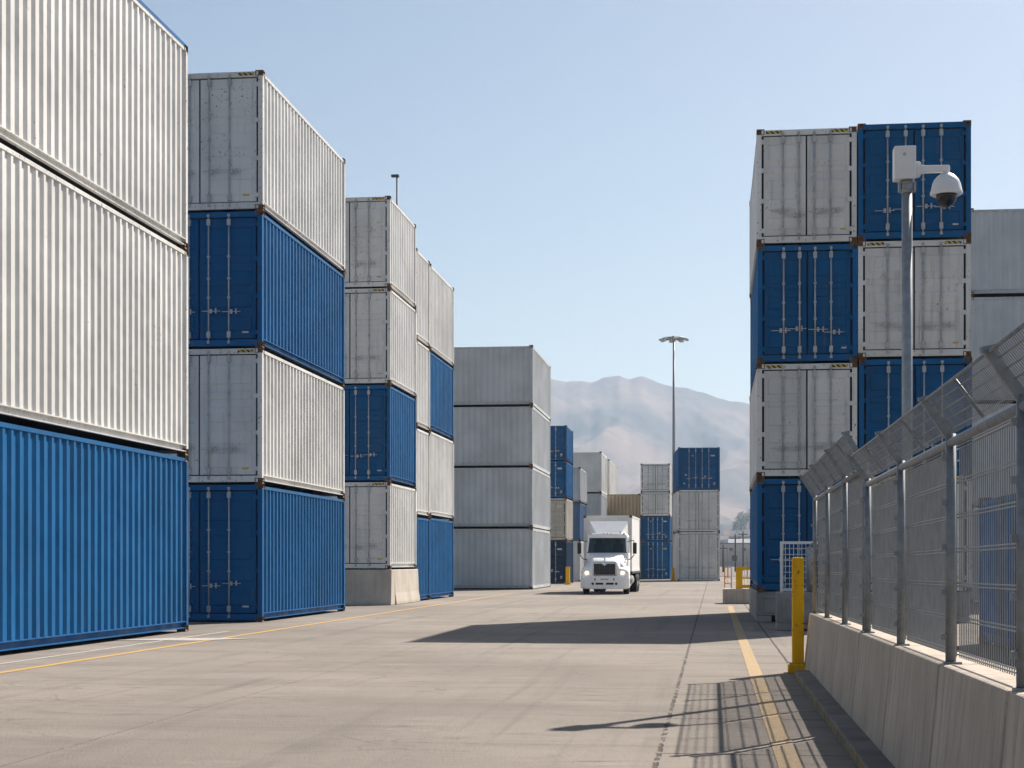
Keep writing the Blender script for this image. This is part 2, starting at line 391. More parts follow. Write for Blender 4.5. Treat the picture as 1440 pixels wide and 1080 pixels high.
def build_container(label, L, W, H, col, loc, rz=0.0, detail=2, doors=True, roof_edge=None, hazard=True, end_col=None):
    root = empty('shipping_container', loc, label, 'container', 'stacked shipping containers', rz)
    hl, hw = L / 2, W / 2
    k = (round(L, 2), round(W, 2), round(H, 2))
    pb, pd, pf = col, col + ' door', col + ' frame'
    def frame():
        m = MB()
        for sx in (-1, 1):
            for sy in (-1, 1):
                x0, x1 = sorted((sx * hw, sx * (hw - PW))); y0, y1 = sorted((sy * hl, sy * (hl - PW)))
                m.box(x0, x1, y0, y1, 0.11, H - 0.11)
            a, b_ = sorted((sx * (hw - 0.006), sx * (hw - 0.075)))
            m.box(a, b_, -hl + PW, hl - PW, H - 0.115, H - 0.050)
            # C shaped bottom rail: web set back between two lips
            m.box(a, b_, -hl + PW, hl - PW, 0.172, 0.19)
            m.box(a, b_, -hl + PW, hl - PW, 0.062, 0.078)
            c, d = sorted((sx * (hw - 0.060), sx * (hw - 0.075)))
            m.box(c, d, -hl + PW, hl - PW, 0.078, 0.172)
        for sy in (-1, 1):
            a, b_ = sorted((sy * (hl - 0.006), sy * (hl - 0.09)))
            m.box(-hw + PW, hw - PW, a, b_, 0.035, 0.165)
            m.box(-hw + PW, hw - PW, a, b_, H - 0.135, H - 0.022)
        return m.mesh('frame', None)
    def cmesh(name, base_key, fn, mat):
        me = cached((name, base_key, mat), lambda: mk(fn, mat)); return me
    def mk(fn, mat):
        me = fn(); me.materials.clear(); me.materials.append(M[mat]); return me
    obj('frame', cmesh('frame', k, frame, pf), None, root)
    def side(sx):
        def fn():
            ln = L - 2 * PW; m = MB(); pr = corrug(ln, hw - 0.016, 0.036, 0, 0)
            n = len(pr)
            vs = [(sx * x, t, z) for z in (0.19, H - 0.115) for t, x in pr]
            m.add(vs, [(i, i + 1, n + i + 1, n + i) for i in range(n - 1)])
            # ledge closing the corrugation mouths at top and bottom
            m.box(*sorted((sx * (hw - 0.018), sx * (hw - 0.075))), -ln / 2, ln / 2, 0.186, 0.1905)
            return m.mesh('side_panel', None)
        return fn
    for sx in (-1, 1): obj('side_panel', cmesh('side%d' % sx, k, side(sx), pb), None, root)
    def endp():
        ln = W - 2 * PW; m = MB(); pr = corrug(ln, hl - 0.02, 0.036, 0, 0); n = len(pr)
        vs = [(t, x, z) for z in (0.165, H - 0.135) for t, x in pr]
        m.add(vs, [(i, i + 1, n + i + 1, n + i) for i in range(n - 1)])
        return m.mesh('end_panel', None)
    obj('end_panel', cmesh('end', k, endp, end_col or pb), None, root)
    def roof(): return MB().box(-hw + 0.07, hw - 0.07, -hl + 0.07, hl - 0.07, H - 0.10, H - 0.075).mesh('roof', None)
    obj('roof', cmesh('roof', k, roof, pb), None, root)
    def floor(): return MB().box(-hw + 0.075, hw - 0.075, -hl + 0.09, hl - 0.09, 0.085, 0.15).mesh('floor', None)
    obj('floor', cmesh('floor', k, floor, 'gasket'), None, root)
    cm = cached('casting', casting_mesh)
    for sx in (-1, 1):
        for sy in (-1, 1):
            for z in (0, H - 0.118):
                o = obj('corner_casting', cm, None, root, loc=(sx * (hw - 0.077), sy * (hl - 0.085), z))
    if roof_edge:
        obj('top_rail_cover', MB().box(hw - 0.07, hw - 0.002, -hl + 0.18, hl - 0.18, H - 0.049, H + 0.015), roof_edge, root)
    if not doors:
        def fe():
            ln = W - 2 * PW; m = MB(); pr = corrug(ln, hl - 0.02, 0.036, 0, 0); n = len(pr)
            vs = [(t, -x, z) for z in (0.165, H - 0.135) for t, x in pr]
            m.add(vs, [(i, i + 1, n + i + 1, n + i) for i in range(n - 1)])
            return m.mesh('end_panel', None)
        obj('end_panel', cmesh('end2', k, fe, pb), None, root)
        return root
    # ---- door end (local -Y)
    yf = -hl + 0.035
    def gas():
        m = MB(); m.box(-hw + PW, hw - PW, yf + 0.035, yf + 0.05, 0.165, H - 0.135); return m.mesh('door_gasket', None)
    obj('door_gasket', cmesh('gas', k, gas, 'gasket'), None, root)
    dw = hw - PW; z0, z1 = 0.19, H - 0.16; dh = z1 - z0
    bands = ((0.055, 0.185), (0.255, 0.375), (0.435, 0.565), (0.625, 0.70), (0.755, 0.925))
    def door(sx):
        def fn():
            m = MB(); a, b_ = sorted((sx * 0.017, sx * (dw - 0.045)))
            m.box(a, b_, yf, yf + 0.032, z0, z1)
            ia, ib = a + 0.085, b_ - 0.085
            for f0, f1 in bands:
                za, zb = z0 + f0 * dh, z0 + f1 * dh; e = 0.03; yo = yf - 0.016
                vs = [(ia, yf + .001, za), (ib, yf + .001, za), (ib, yf + .001, zb), (ia, yf + .001, zb),
                      (ia + .012, yo, za + e), (ib - .012, yo, za + e), (ib - .012, yo, zb - e), (ia + .012, yo, zb - e)]
                m.add(vs, [(4, 5, 6, 7), (0, 1, 5, 4), (1, 2, 6, 5), (2, 3, 7, 6), (3, 0, 4, 7)])
            return m.mesh('door', None)
        return fn
    def rod():
        m = MB(); m.cyl((0, 0, 0.085), (0, 0, H - 0.065), 0.017, n=8)
        for z in (0.21, H - 0.30): m.box(-0.038, 0.038, -0.022, 0.028, z, z + 0.13)
        for z in (0.085, H - 0.125): m.box(-0.026, 0.026, -0.026, 0.02, z, z + 0.055)
        for f in (0.36, 0.50, 0.66): m.box(-0.03, 0.03, -0.024, 0.028, f * H, f * H + 0.035)
        return m.mesh('lock_rod', None)
    def handle():
        m = MB(); zz = 0.268 * H
        m.bar((-0.20, -0.012, zz), (0.20, -0.012, zz), 0.013, 0.015)
        m.box(-0.025, 0.025, -0.026, 0.012, zz - 0.045, zz + 0.045)
        m.box(0.09, 0.118, -0.026, 0.012, zz - 0.05, zz + 0.06)
        return m.mesh('door_handle', None)
    def hinge():
        return MB().box(-0.055, 0.045, -0.02, 0.03, -0.045, 0.045).mesh('hinge', None)
    rm = 'rod' if col in ('blue', 'dark blue') else 'rod grey'
    for sx in (-1, 1):
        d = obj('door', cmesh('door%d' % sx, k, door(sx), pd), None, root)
        for fr in (0.155, 0.475):
            ro = obj('lock_rod', cmesh('rod', round(H, 2), rod, rm), None, d, loc=(sx * fr * hw, yf - 0.036, 0))
            if detail > 1:
                obj('door_handle', cmesh('handle', round(H, 2), handle, rm), None, d, loc=(sx * fr * hw + 0.06 * sx, yf - 0.05, random.uniform(-.05, .05)))
        if detail > 1:
            for f in (0.05, 0.35, 0.66, 0.95):
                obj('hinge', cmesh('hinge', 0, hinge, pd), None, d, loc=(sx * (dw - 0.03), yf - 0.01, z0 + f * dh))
    if detail > 1:
        pl = MB(); pl.box(hw * 0.68, hw * 0.78, yf - 0.006, yf + 0.002, z0 + 0.045 * dh, z0 + 0.075 * dh)
        obj('data_plate', cmesh('plate', k, lambda: pl.mesh('data_plate', None), 'plate' if 'blue' in col else 'yellow mark'), None, root)
        if not hazard:
            for px_, pz_, pw_ in ((-0.62, 0.30, .13), (-0.70, 0.07, .10), (0.66, 0.82, .26), (0.30, 0.26, .09), (0.74, 0.08, .10), (-0.30, 0.82, .10)):
                if random.random() < 0.75:
                    q = MB(); q.box(px_ * hw - pw_ / 2, px_ * hw + pw_ / 2, yf - .022, yf - .012, z0 + pz_ * dh, z0 + pz_ * dh + .09)
                    obj('data_plate', q, random.choice(['plate', 'plate', 'yellow mark']), root)
        if hazard and col == 'white':
            for sx in (-1, 1):
                hz = MB(); a, b_ = sorted((sx * (hw - 0.19), sx * (hw - 0.19 - 0.34)))
                hz.box(a, b_, -hl + 0.001, -hl + 0.006, H - 0.105, H - 0.045)
                obj('hazard_stripe', cmesh('haz%d' % sx, k, lambda: hz.mesh('hazard_stripe', None), 'hazard'), None, root)
    return root

ORD = ['bottom', 'second from bottom', 'third from bottom', 'fourth from bottom']
def level(i, n): return 'top' if i == n - 1 else ORD[i]
def stack(phrase, cx, cy, Zc, L, W, rows, corner, base=0.0, rz=0.0, descr=None, **kw):
    """rows bottom to top: (colour, height); corner = which footprint corner (sx, sy) sits at (cx, cy)"""
    z = base + 0.004; n = len(rows); ca, sa = math.cos(rz), math.sin(rz)
    for i, (col, h) in enumerate(rows):
        lx, ly = corner[0] * W / 2, corner[1] * L / 2
        ox, oy = cx - (lx * ca - ly * sa), cy - (lx * sa + ly * ca)
        j = 0.012 if i else 0
        kw2 = dict(kw)
        if 'roof_edge' in kw2 and i != n - 1: kw2.pop('roof_edge')
        d = (descr[i] if descr else col)
        build_container(f"{d} container, {level(i, n)} of {phrase}", L, W, h - 0.004, col,
                        (ox + random.uniform(-j, j), oy + random.uniform(-j, j), z), rz + random.uniform(-1, 1) * 0.0012, **kw2)
        z += h
def rows_px(Z, bottom, tops, cols):
    y = bottom; out = []
    for t, c in zip(tops, cols):
        out.append((c, (y - t) / F * Z)); y = t
    return out

# A: nearest left, corner known = far right
Z = GZ(888); X, Y = G(265, 888)
stack('the nearest left stack', X, Y, Z, 12.6, 2.6, rows_px(Z, 888, (641, 352, 66), ('blue', 'white', 'white')), (1, 1), roof_edge='roof blue', end_col='blue', detail=2,  # unseen far ends set blue to cut bounce light on the next stack
      descr=['blue corrugated', 'long white corrugated', 'white corrugated blue-edged'])
XL = X
# B
Z = GZ(875); X, Y = G(369, 875); Yb = alongX(X, 485)
stack('the four-high left stack with blue and white doors', X, Y, Z, Yb - Y, 2.75, rows_px(Z, 875, (680, 488, 295, 98), ('blue', 'white', 'blue', 'white')), (1, -1))
# C on jersey barriers
Zc_ = GZ(851); Xc, Yc = G(549, 851); Yb = alongX(Xc, 585.5); LC = Yb - Yc
stack('the left stack raised on pale concrete barriers', Xc, Yc, Zc_, LC, 2.44, rows_px(Zc_, 801, (677, 540, 404, 275), ('white', 'blue', 'white', 'white')), (1, -1), base=HT(801, Zc_))
# D1, D2
X = Xc; Y0 = Yb + 0.06; Y1 = alongX(X, 604.5); Z = depth(X, Y1); gy = HOR + F * H0 / Z
rw = rows_px(Z, gy, (728, 608, 490, 368), ('blue', 'white', 'white', 'white'))
stack('the narrow left column just past the concrete barriers', X, Y0, Z, Y1 - Y0, 2.44, rw, (1, -1), doors=False)
Y2 = alongX(X, 638)
rw = rows_px(Z, gy, (726, 604, 492, 370), ('blue', 'white', 'blue', 'white'))
stack('the last column of the left row', X, Y1 + 0.08, Z, Y2 - Y1 - .08, 2.44, rw, (1, -1), doors=False)
# E broadside grey stack
Z = GZ(829); X, Y = G(749, 829); D = alongX(X, 774) - Y
stack('the four-high grey stack seen broadside', X, Y, Z, 6.06, D, rows_px(Z, 829, (742, 656, 570, 485), ('grey', 'grey', 'grey', 'grey')), (1, 1), rz=R(-90), doors=False,
      descr=['dusty grey', 'light grey', 'light grey', 'light grey'])
# F
Z = GZ(821); X, Y = G(797, 821); D = alongX(X, 806) - Y
stack('the slim stack behind a yellow bollard', X, Y, Z, D, 2.44, rows_px(Z, 821, (760, 700, 648, 598), ('dark blue', 'cream', 'blue', 'blue')), (1, -1), detail=2, hazard=False)
XF, YF = X, Y
# G
Z = GZ(818); X, Y = G(816, 818); D = alongX(X, 825.5) - Y
stack('the low stack left of the truck', X, Y, Z, D, 2.44, rows_px(Z, 818, (760, 706, 657), ('white', 'slate blue', 'grey')), (1, -1), doors=False)
# H
Z = GZ(815); X, Y = G(846, 815); D = alongX(X, 854.5) - Y
stack('the grey stack rising behind the truck', X, Y, Z, 6.06, D, rows_px(Z, 815, (753, 693, 635), ('grey', 'grey', 'white')), (1, 1), rz=R(-90), doors=False)
Z = 131; X, Y = PZ(857, Z); D = alongX(X, 868) - Y
stack('the farthest white stack above the truck', X, Y, Z, D, 2.44, rows_px(Z, HOR + F * H0 / Z, (758, 702, 646), ('white', 'white', 'white')), (1, -1), doors=False)
# I
Z = 124; X, Y = PZ(900.5, Z)
stack('the tan pair between truck and blue doors', X, Y, Z, 6.06, 2.44, rows_px(Z, HOR + F * H0 / Z, (756, 694), ('tan', 'tan')), (1, 1), rz=R(-90), doors=False)
# J
Z = GZ(814.5); X, Y = G(901, 814.5)
stack('the door-end stack right of the truck', X, Y, Z, 6.06, 41 / F * Z, rows_px(Z, 814.5, (761, 726, 692, 652), ('blue', 'blue', 'white', 'white')), (-1, -1), detail=2, hazard=False)
# K
Z = GZ(817); X, Y = G(953.5, 817)
stack('the three-high stack under the tall mast', X, Y, Z, 6.06, 58.5 / F * Z, rows_px(Z, 817, (748, 688.5, 629), ('white', 'white', 'blue')), (-1, -1), rz=R(4.4), detail=2, hazard=False)
# R1, R2 on concrete blocks
Z = GZ(875); XR, YR = G(1065, 875); baseR = HT(832, Z); LR = 7.0
W1 = 138 / F * Z
stack('the left column of the tall right block', XR, YR, Z, LR, W1, rows_px(Z, 832, (672, 511, 344.5, 182), ('blue', 'white', 'blue', 'white')), (-1, -1), base=baseR)
W2 = 153.5 / F * Z
stack('the right column of the tall right block', XR + W1 + 0.03, YR, Z, LR, W2, rows_px(Z, 832, (670, 506.5, 342, 178.5), ('white', 'blue', 'white', 'blue')), (-1, -1), base=baseR)
# R3
Z = 50; X, Y = PZ(1361, Z)
stack('the broadside stack at the far right', X, Y, Z, 12.2, 2.44, rows_px(Z, HOR + F * H0 / Z, (714, 566, 416, 293), ('blue', 'grey', 'grey', 'grey')), (-1, 1), rz=R(-90) + math.pi, doors=False) if False else \
stack('the broadside stack at the far right', X, Y, Z, 12.2, 2.44, rows_px(Z, HOR + F * H0 / Z, (714, 566, 416, 293), ('grey', 'grey', 'grey', 'grey')), (1, -1), rz=R(-90), doors=False)
build_container('low dark blue container standing on the ground behind the mesh fence', 12.2, 2.44, 2.25, 'blue', (5.3, 19.9, 0.004), 0.0, 1)

# ------------------------------------------------------------------ jersey barriers under C
def jersey(name, label, x0, x1, y0, y1, h, axis, mat, group, flare=0.16):
    """barrier with its long axis along 'x' or 'y'"""
    o = MB(); prof = [(-0.5, 0), (-0.5, 0.08), (-0.44, 0.34), (-0.40, 1.0), (0.40, 1.0), (0.44, 0.34), (0.5, 0.08), (0.5, 0)]
    w = (x1 - x0) if axis == 'y' else (y1 - y0)
    secs = []
    a, b_ = (y0, y1) if axis == 'y' else (x0, x1)
    mid = (x0 + x1) / 2 if axis == 'y' else (y0 + y1) / 2
    for t in (a, b_):
        secs.append([((mid + p * w, t, q * h) if axis == 'y' else (t, mid + p * w, q * h)) for p, q in prof])
    o.loft(secs)
    c = Vector(((x0 + x1) / 2, (y0 + y1) / 2, 0))
    o.v = [tuple(Vector(p) - c) for p in o.v]
    ob = obj(name, o, mat, None, 0.02); ob.location = c
    return tag(ob, label, 'barrier', group)
hb = HT(801, Zc_) - 0.002
bw = 2.3
jersey('concrete_barrier', 'pale concrete barrier nearer the truck, under the raised left container stack', Xc - 0.62, Xc + 0.10, Yc + 0.45, Yc + LC + 0.15, hb, 'y', 'conc light', 'pale barriers under the left stack')
jersey('concrete_barrier', 'pale concrete barrier facing the camera beside the blue door stack', Xc - bw - 0.6, Xc + 0.06, Yc - 0.2, Yc + 0.40, hb, 'x', 'conc light', 'pale barriers under the left stack')

# ------------------------------------------------------------------ ground, road markings, kerb
g = MB(); g.add([(-5500, -300, 0), (5500, -300, 0), (5500, 5500, 0), (-5500, 5500, 0)], [(0, 1, 2, 3)])
struct(obj('ground', g, 'ground'))
def strip(name, x0, x1, y0, y1, mat, z=0.004):
    m = MB(); n = max(1, int((y1 - y0) / 4)); 
    for i in range(n):
        a, b_ = y0 + (y1 - y0) * i / n, y0 + (y1 - y0) * (i + 1) / n
        m.add([(x0, a, z), (x1, a, z), (x1, b_, z), (x0, b_, z)], [(0, 1, 2, 3)])
    return struct(obj(name, m, mat))
strip('yellow_lane_line', -8.14, -8.02, 4, 66, 'yellow line thin')
strip('white_lane_line', -8.82, -8.74, 10, 29, 'white line')
strip('yellow_edge_line', 0.40, 0.55, 3, 47.5, 'yellow line')
pw = MB(); x, y = G(255, 898); pw.add([(x - .9, y - .8, .008), (x + .5, y - .8, .008), (x + 1.2, y + .1, .008), (x - .2, y + .1, .008)], [(0, 1, 2, 3)])
struct(obj('white_paint_patch', pw, 'white line'))
km = MB()
ky = 3.0; kend = 18.15
while ky < kend:
    y1 = min(ky + 1.2, kend)
    km.box(0.88, 1.30, ky + 0.006, y1, -0.05, 0.085); ky = y1
struct(obj('kerb', km, 'kerb', None, 0.015))

# ------------------------------------------------------------------ right retaining wall (precast segments) and security fence
post_px = [1439, 1337, 1267, 1220, 1188, 1163, 1146]
FX = 1.16
py = [alongX(FX, p) for p in post_px]
py = [py[0] - 1.9, ] + py
wh = lambda yy: 0.785 - 0.0085 * (yy - 6.1)
cuts = [py[0] - 2.2] + [p + 0.02 for p in py[:-1]] + [py[-1] + 0.15]
for i, (a, b_) in enumerate(zip(cuts, cuts[1:])):
    m = MB(); secs = []
    for t in (a + 0.028, b_ - 0.028):
        h = wh(t)
        secs.append([(1.03, t, 0.0), (1.045, t, 0.12), (1.105, t, h), (1.42, t, h), (1.50, t, 0.12), (1.50, t, 0)])
    c = Vector((1.2, (a + b_) / 2, 0)); m.loft(secs); m.v = [tuple(Vector(p) - c) for p in m.v]
    # vary texture per segment by keeping object coords local
    o = obj('wall_segment', m, 'conc', None, 0.012); o.location = c
    k = len(cuts) - 2 - i
    names = ['at the far end beside the yellow post', 'second from the far end', 'third from the far end', 'fourth from the far end', 'just before the tall camera pole', 'below the second nearest fence bay', 'at the right picture edge', 'closest to the camera']
    tag(o, f"leaning board-marked concrete wall segment {names[min(k, 7)]}", 'wall', 'concrete wall segments under the fence')

def fence(ys, top, arm, label, X=FX):
    root = empty('security_fence', (X, ys[0], wh(ys[0])), label, 'fence', 'mesh security fences on the right wall')
    P0 = root.location
    ax, az = arm
    for yy in ys:
        zb, zt = wh(yy), top
        m = MB(); m.cyl((X, yy, zb - 0.01), (X, yy, zt), 0.026, n=12)
        m.box(X - 0.035, X + 0.05, yy - 0.035, yy + 0.035, zb - 0.002, zb + 0.012)
        for q in range(5): m.box(X - 0.045, X - 0.02, yy - 0.012, yy + 0.012, zb + 0.12 + q * 0.22, zb + 0.15 + q * 0.22)
        p = obj('post', m, 'fence steel', root, world=True)
        m = MB(); m.bar((X, yy, zt - 0.02), (X + ax, yy, zt + az), 0.045, 0.034, up=(0, 1, 0))
        m.bar((X + ax, yy - 0.004, zt + az), (X + ax - 0.004, yy - 0.004, zt + az + 0.02), 0.06, 0.05, up=(0, 1, 0))
        obj('arm', m, 'fence steel', p).location = Vector((0, 0, 0))
    m = MB(); m.cyl((X, ys[0], top - 0.045), (X, ys[-1], top - 0.045), 0.021, n=10)
    obj('top_rail', m, 'fence steel', root, world=True)
    m = MB()
    m.cyl((X + ax, ys[0], top + az), (X + ax, ys[-1], top + az), 0.008, n=6)
    obj('arm_rail', m, 'fence steel', root, world=True)
    for a, b_ in zip(ys, ys[1:]):
        m = MB(); y = a + 0.05; xx = X + 0.034
        wr, sp_ = (0.0044, 0.031) if a > py[2] - 0.1 else (0.0034, 0.054)  # farther bays get extra wires added to deepen the fence's cast shadow
        zt = top - 0.07
        while y < b_ - 0.03:
            m.cyl((xx, y, wh(y) + 0.035), (xx, y, zt), wr, n=4, cap=False, smooth=False); y += sp_
        nh = 7
        for q in range(nh):
            f = q / (nh - 1)
            za = wh(a) + 0.05 + f * (zt - 0.01 - wh(a) - 0.05); zb = wh(b_) + 0.05 + f * (zt - 0.01 - wh(b_) - 0.05)
            for s in (0, 0.016):
                m.cyl((xx - 0.007, a + 0.03, za + s), (xx - 0.007, b_ - 0.03, zb + s), 0.004, n=5, cap=False, smooth=False)
        obj('mesh_panel', m, 'wire', root, world=True)
        m = MB(); y = a + 0.03
        while y < b_ - 0.01:
            m.cyl((X + 0.012, y, top + 0.0), (X + ax + 0.012, y, top + az), 0.0027, n=4, cap=False, smooth=False); y += 0.038
        for f in (0.12, 0.36, 0.6, 0.84):
            m.cyl((X + 0.012 + ax * f, a, top + az * f), (X + 0.012 + ax * f, b_, top + az * f), 0.0035, n=4, cap=False, smooth=False)
        obj('overhang_mesh', m, 'wire', root, world=True)
        m = MB(); ym = (a + b_) / 2
        m.cyl((X + 0.006, ym, top), (X + ax + 0.006, ym, top + az), 0.009, n=6)
        obj('overhang_brace', m, 'fence steel', root, world=True)
    return root
fence(py[:5], 1.90, (-0.125, 0.165), 'near run of grey mesh fence with outward leaning overhang on wall')
yfar = [py[4] + 0.16] + py[5:]
fence(yfar, 2.03, (-0.15, 0.22), 'far taller run of grey mesh fence with overhang ending by yellow post')
# fix: arms are built in world coordinates; drop them back onto their posts
for o in list(COL.objects):
    if o.name.split('.')[0] == 'arm': o.location = (0, 0, 0)

# ------------------------------------------------------------------ yellow bollard by the wall
def square_bollard(x, y, w, h, label, group=None, name='bollard'):
    root = empty(name, (x, y, 0), label, 'bollard', group)
    obj('post', MB().box(-w / 2, w / 2, -w / 2, w / 2, 0.07, h), 'yellow', root, 0.012)
    b = w * 0.85
    o = obj('base', MB().box(-b, b * 0.9, -b * 0.9, b, 0, 0.10), 'yellow', root, 0.012)
    for sx in (-1, 1):
        for sy in (-1, 1): obj('bolt', MB().cyl((sx * b * .72, sy * b * .72, 0.10), (sx * b * .72, sy * b * .72, 0.118), 0.014, n=6), 'galv', o)
    return root
bx, by = PZ(1122, GZ(946)); 
square_bollard(bx, by, 0.132, HT(784, GZ(946)), 'tall square yellow post at the far end of the concrete wall')
x, y = PZ(798.5, GZ(822)); square_bollard(x, y, 0.22, HT(797, GZ(822)), 'small yellow post against the slim stack left of the truck')
x, y = PZ(946.5, GZ(816.5)); square_bollard(x, y, 0.2, HT(798, GZ(816.5)), 'small yellow post between the two door-end stacks')

# ------------------------------------------------------------------ concrete blocks under right block
def block(label, x0, x1, y0, y1, h, mat='conc dark'):
    c = Vector(((x0 + x1) / 2, (y0 + y1) / 2, 0))
    root = empty('concrete_block', c, label, 'block', 'concrete blocks at the right stack')
    a, b_ = (x1 - x0) / 2, (y1 - y0) / 2
    m = MB(); m.box(-a, a, -b_, b_, 0.14, h)
    n = 2 if x1 - x0 < 1.2 else 3
    for i in range(n):
        t = -a + 2 * a * i / (n - 1); w = 0.16
        x_ = min(max(t, -a + w), a - w)
        m.box(x_ - w, x_ + w, -b_ + 0.003, b_ - 0.003, 0, 0.14)
    obj('body', m, mat, root, 0.02)
    m = MB(); e = 0.05
    for xa, xb, za, zb in ((-a + .1, a - .1, h - .14, h - .14 + e), (-a + .1, a - .1, .2, .2 + e), (-a + .1, -a + .1 + e, .25, h - .14), (a - .1 - e, a - .1, .25, h - .14)):
        m.box(xa, xb, -b_ - 0.02, -b_ + 0.01, za, zb)
    obj('rim', m, mat, root, 0.008)
    return root
block('grey concrete block carrying the left corner of the right stack', XR - 0.02, XR + W1 - 0.02, YR + 0.05, YR + LR - 0.05, baseR)
block('grey concrete block hidden behind the fence under the right stack', XR + W1 + 0.03, XR + W1 + W2, YR + 0.05, YR + LR - 0.05, baseR)
Zb = GZ(887); xb0, yb0 = PZ(1093, Zb); xb1, _ = PZ(1150, Zb)
hb2 = HT(833, Zb)
block('grey concrete block between the right stack and the yellow post', xb0, xb1 + 1.2, yb0, yb0 + 1.0, hb2)
# white mesh gate panel standing on it
xg0, yg = PZ(1098, Zb); xg1 = xg0 + 1.1; yg = yb0 + 0.35; zt = HT(761, Zb)
root = empty('mesh_gate', ((xg0 + xg1) / 2, yg, hb2), 'white framed mesh gate panel standing on the concrete block', 'gate')
m = MB(); e = 0.05
for a in ((xg0, xg0 + e, hb2, zt), (xg1 - e, xg1, hb2, zt), (xg0 + e, xg1 - e, zt - e, zt), (xg0 + e, xg1 - e, hb2 + .02, hb2 + .02 + e)):
    m.box(a[0], a[1], yg - .02, yg + .02, a[2], a[3])
obj('frame', m, 'cam white', root, 0, world=True)
m = MB()
x = xg0 + e + .05
while x < xg1 - e: m.cyl((x, yg, hb2 + .05), (x, yg, zt - .03), 0.006, n=5); x += 0.075
z = hb2 + .15
while z < zt - .05: m.cyl((xg0 + e, yg - .008, z), (xg1 - e, yg - .008, z), 0.007, n=5); z += 0.11
obj('mesh_panel', m, 'cam white', root, world=True)
xp, _ = PZ(1139, Zb); 
m = MB(); m.lathe([(0.0, 0), (0.055, 0), (0.055, HT(768, Zb) - hb2 - .05), (0.045, HT(768, Zb) - hb2 - .015), (0.0, HT(768, Zb) - hb2)], n=14)
o = obj('gate_post', m, 'galv'); o.location = (xp, yb0 + 0.2, hb2)
tag(o, 'round topped grey post beside the white mesh gate', 'post')

# ------------------------------------------------------------------ plinth with yellow railing
Zp = GZ(849); xp0, yp0 = PZ(1016.5, Zp); hp = HT(828, Zp)
o = obj('concrete_plinth', MB().box(-0.0, 2.4, 0, 1.1, 0, hp), 'conc', None, 0.03); o.location = (xp0, yp0, 0)
tag(o, 'low rust-stained concrete plinth under the yellow railing', 'plinth')
zr = HT(797, Zp); xr0, _ = PZ(1035, Zp); yr = yp0 + 0.35
root = empty('yellow_railing', (xr0, yr, hp), 'yellow steel railing panel on the low concrete plinth', 'railing')
m = MB(); m.box(xr0, xr0 + .2, yr - .04, yr + .04, hp, zr)
obj('post', m, 'yellow', root, .008, world=True)
m = MB(); m.box(xr0 + .2, xr0 + 1.7, yr - .035, yr + .035, zr - .1, zr); m.box(xr0 + .2, xr0 + 1.7, yr - .035, yr + .035, hp + .02, hp + .12); m.box(xr0 + .2, xr0 + 1.7, yr - .02, yr + .02, hp + .30, hp + .35)
obj('rail', m, 'yellow', root, .008, world=True)
m = MB()
for i in range(14): m.cyl((xr0 + .26 + i * .1, yr, hp + .1), (xr0 + .26 + i * .1, yr, zr - .05), .007, n=5)
obj('bars', m, 'cam white', root, world=True)
Zo = 68; xo, yo = PZ(1019, Zo); 
root = empty('orange_barrier', (xo, yo, 0), 'small orange tube barrier beyond the plinth', 'barrier')
m = MB(); zt = HT(797, Zo)
for dx in (0, .28): m.cyl((dx, 0, 0), (dx, 0, zt), .022, n=8)
obj('post', m, 'orange', root)
m = MB()
for q in (.35, .6, .97): m.cyl((0, 0, zt * q), (.28, 0, zt * q), .018, n=8)
obj('rail', m, 'orange', root)

# ------------------------------------------------------------------ camera pole
Zk = 17.0; xk, yk = PZ(1275.5, Zk); pxm = F / Zk
def hk(y): return HT(y, Zk)
root = empty('camera_pole', (xk, yk, 0), 'galvanised pole with white box and dome camera behind the fence', 'camera pole')
obj('pole', MB().cyl((0, 0, 0), (0, 0, hk(262)), 7.3 / pxm, n=20), 'galv', root)
m = MB(); m.cyl((0, 0, hk(272)), (0, 0, hk(253)), 8.6 / pxm, n=20)
for q in (258, 268):
    m.cyl((0, 0, hk(q) - .008), (0, 0, hk(q) + .008), 9.3 / pxm, n=20)
for sx in (-1, 1): m.box(sx * .078 - .012, sx * .078 + .012, -.03, .03, hk(270), hk(256))
obj('clamp', m, 'galv', root)
bxo = (1271.5 - 1275.5) / pxm
bxm = obj('junction_box', MB().box(bxo - 14.8 / pxm, bxo + 14.8 / pxm, -.10, .085, hk(253.5), hk(208)), 'cam white', root, .008)
obj('box_lock', MB().cyl((bxo - 1 / pxm, -.108, hk(220)), (bxo - 1 / pxm, -.098, hk(220)), .017, n=14), 'box grey', bxm)
m = MB(); xs = bxo + 14.8 / pxm
m.box(xs - .002, xs + .045, -.06, .06, hk(249), hk(229)); 
for q in (231.5, 247):
    m.cyl((xs + .045, -.04, hk(q)), (xs + .058, -.04, hk(q)), .012, n=8)
    m.cyl((xs + .045, .04, hk(q)), (xs + .058, .04, hk(q)), .012, n=8)
obj('mount_plate', m, 'cam white', root, .006)
xd = (1329.5 - 1275.5) / pxm; za = hk(239)
m = MB()
secs = []
for xx, hh, ww in ((xs + .03, .044, .05), (xs + .10, .036, .04), (xd - .03, .034, .036), (xd + .02, .034, .036), (xd + .034, .024, .03)):
    secs.append([(xx, -ww, za - hh), (xx, ww, za - hh), (xx, ww, za + hh), (xx, -ww, za + hh)])
m.loft(secs); m.cyl((xd, 0, za - .02), (xd, 0, hk(249)), .034, n=16)
obj('arm', m, 'cam white', root, .008)
zs = hk(274.5); zt_ = hk(245.5); hh = zt_ - zs; r = 22 / pxm
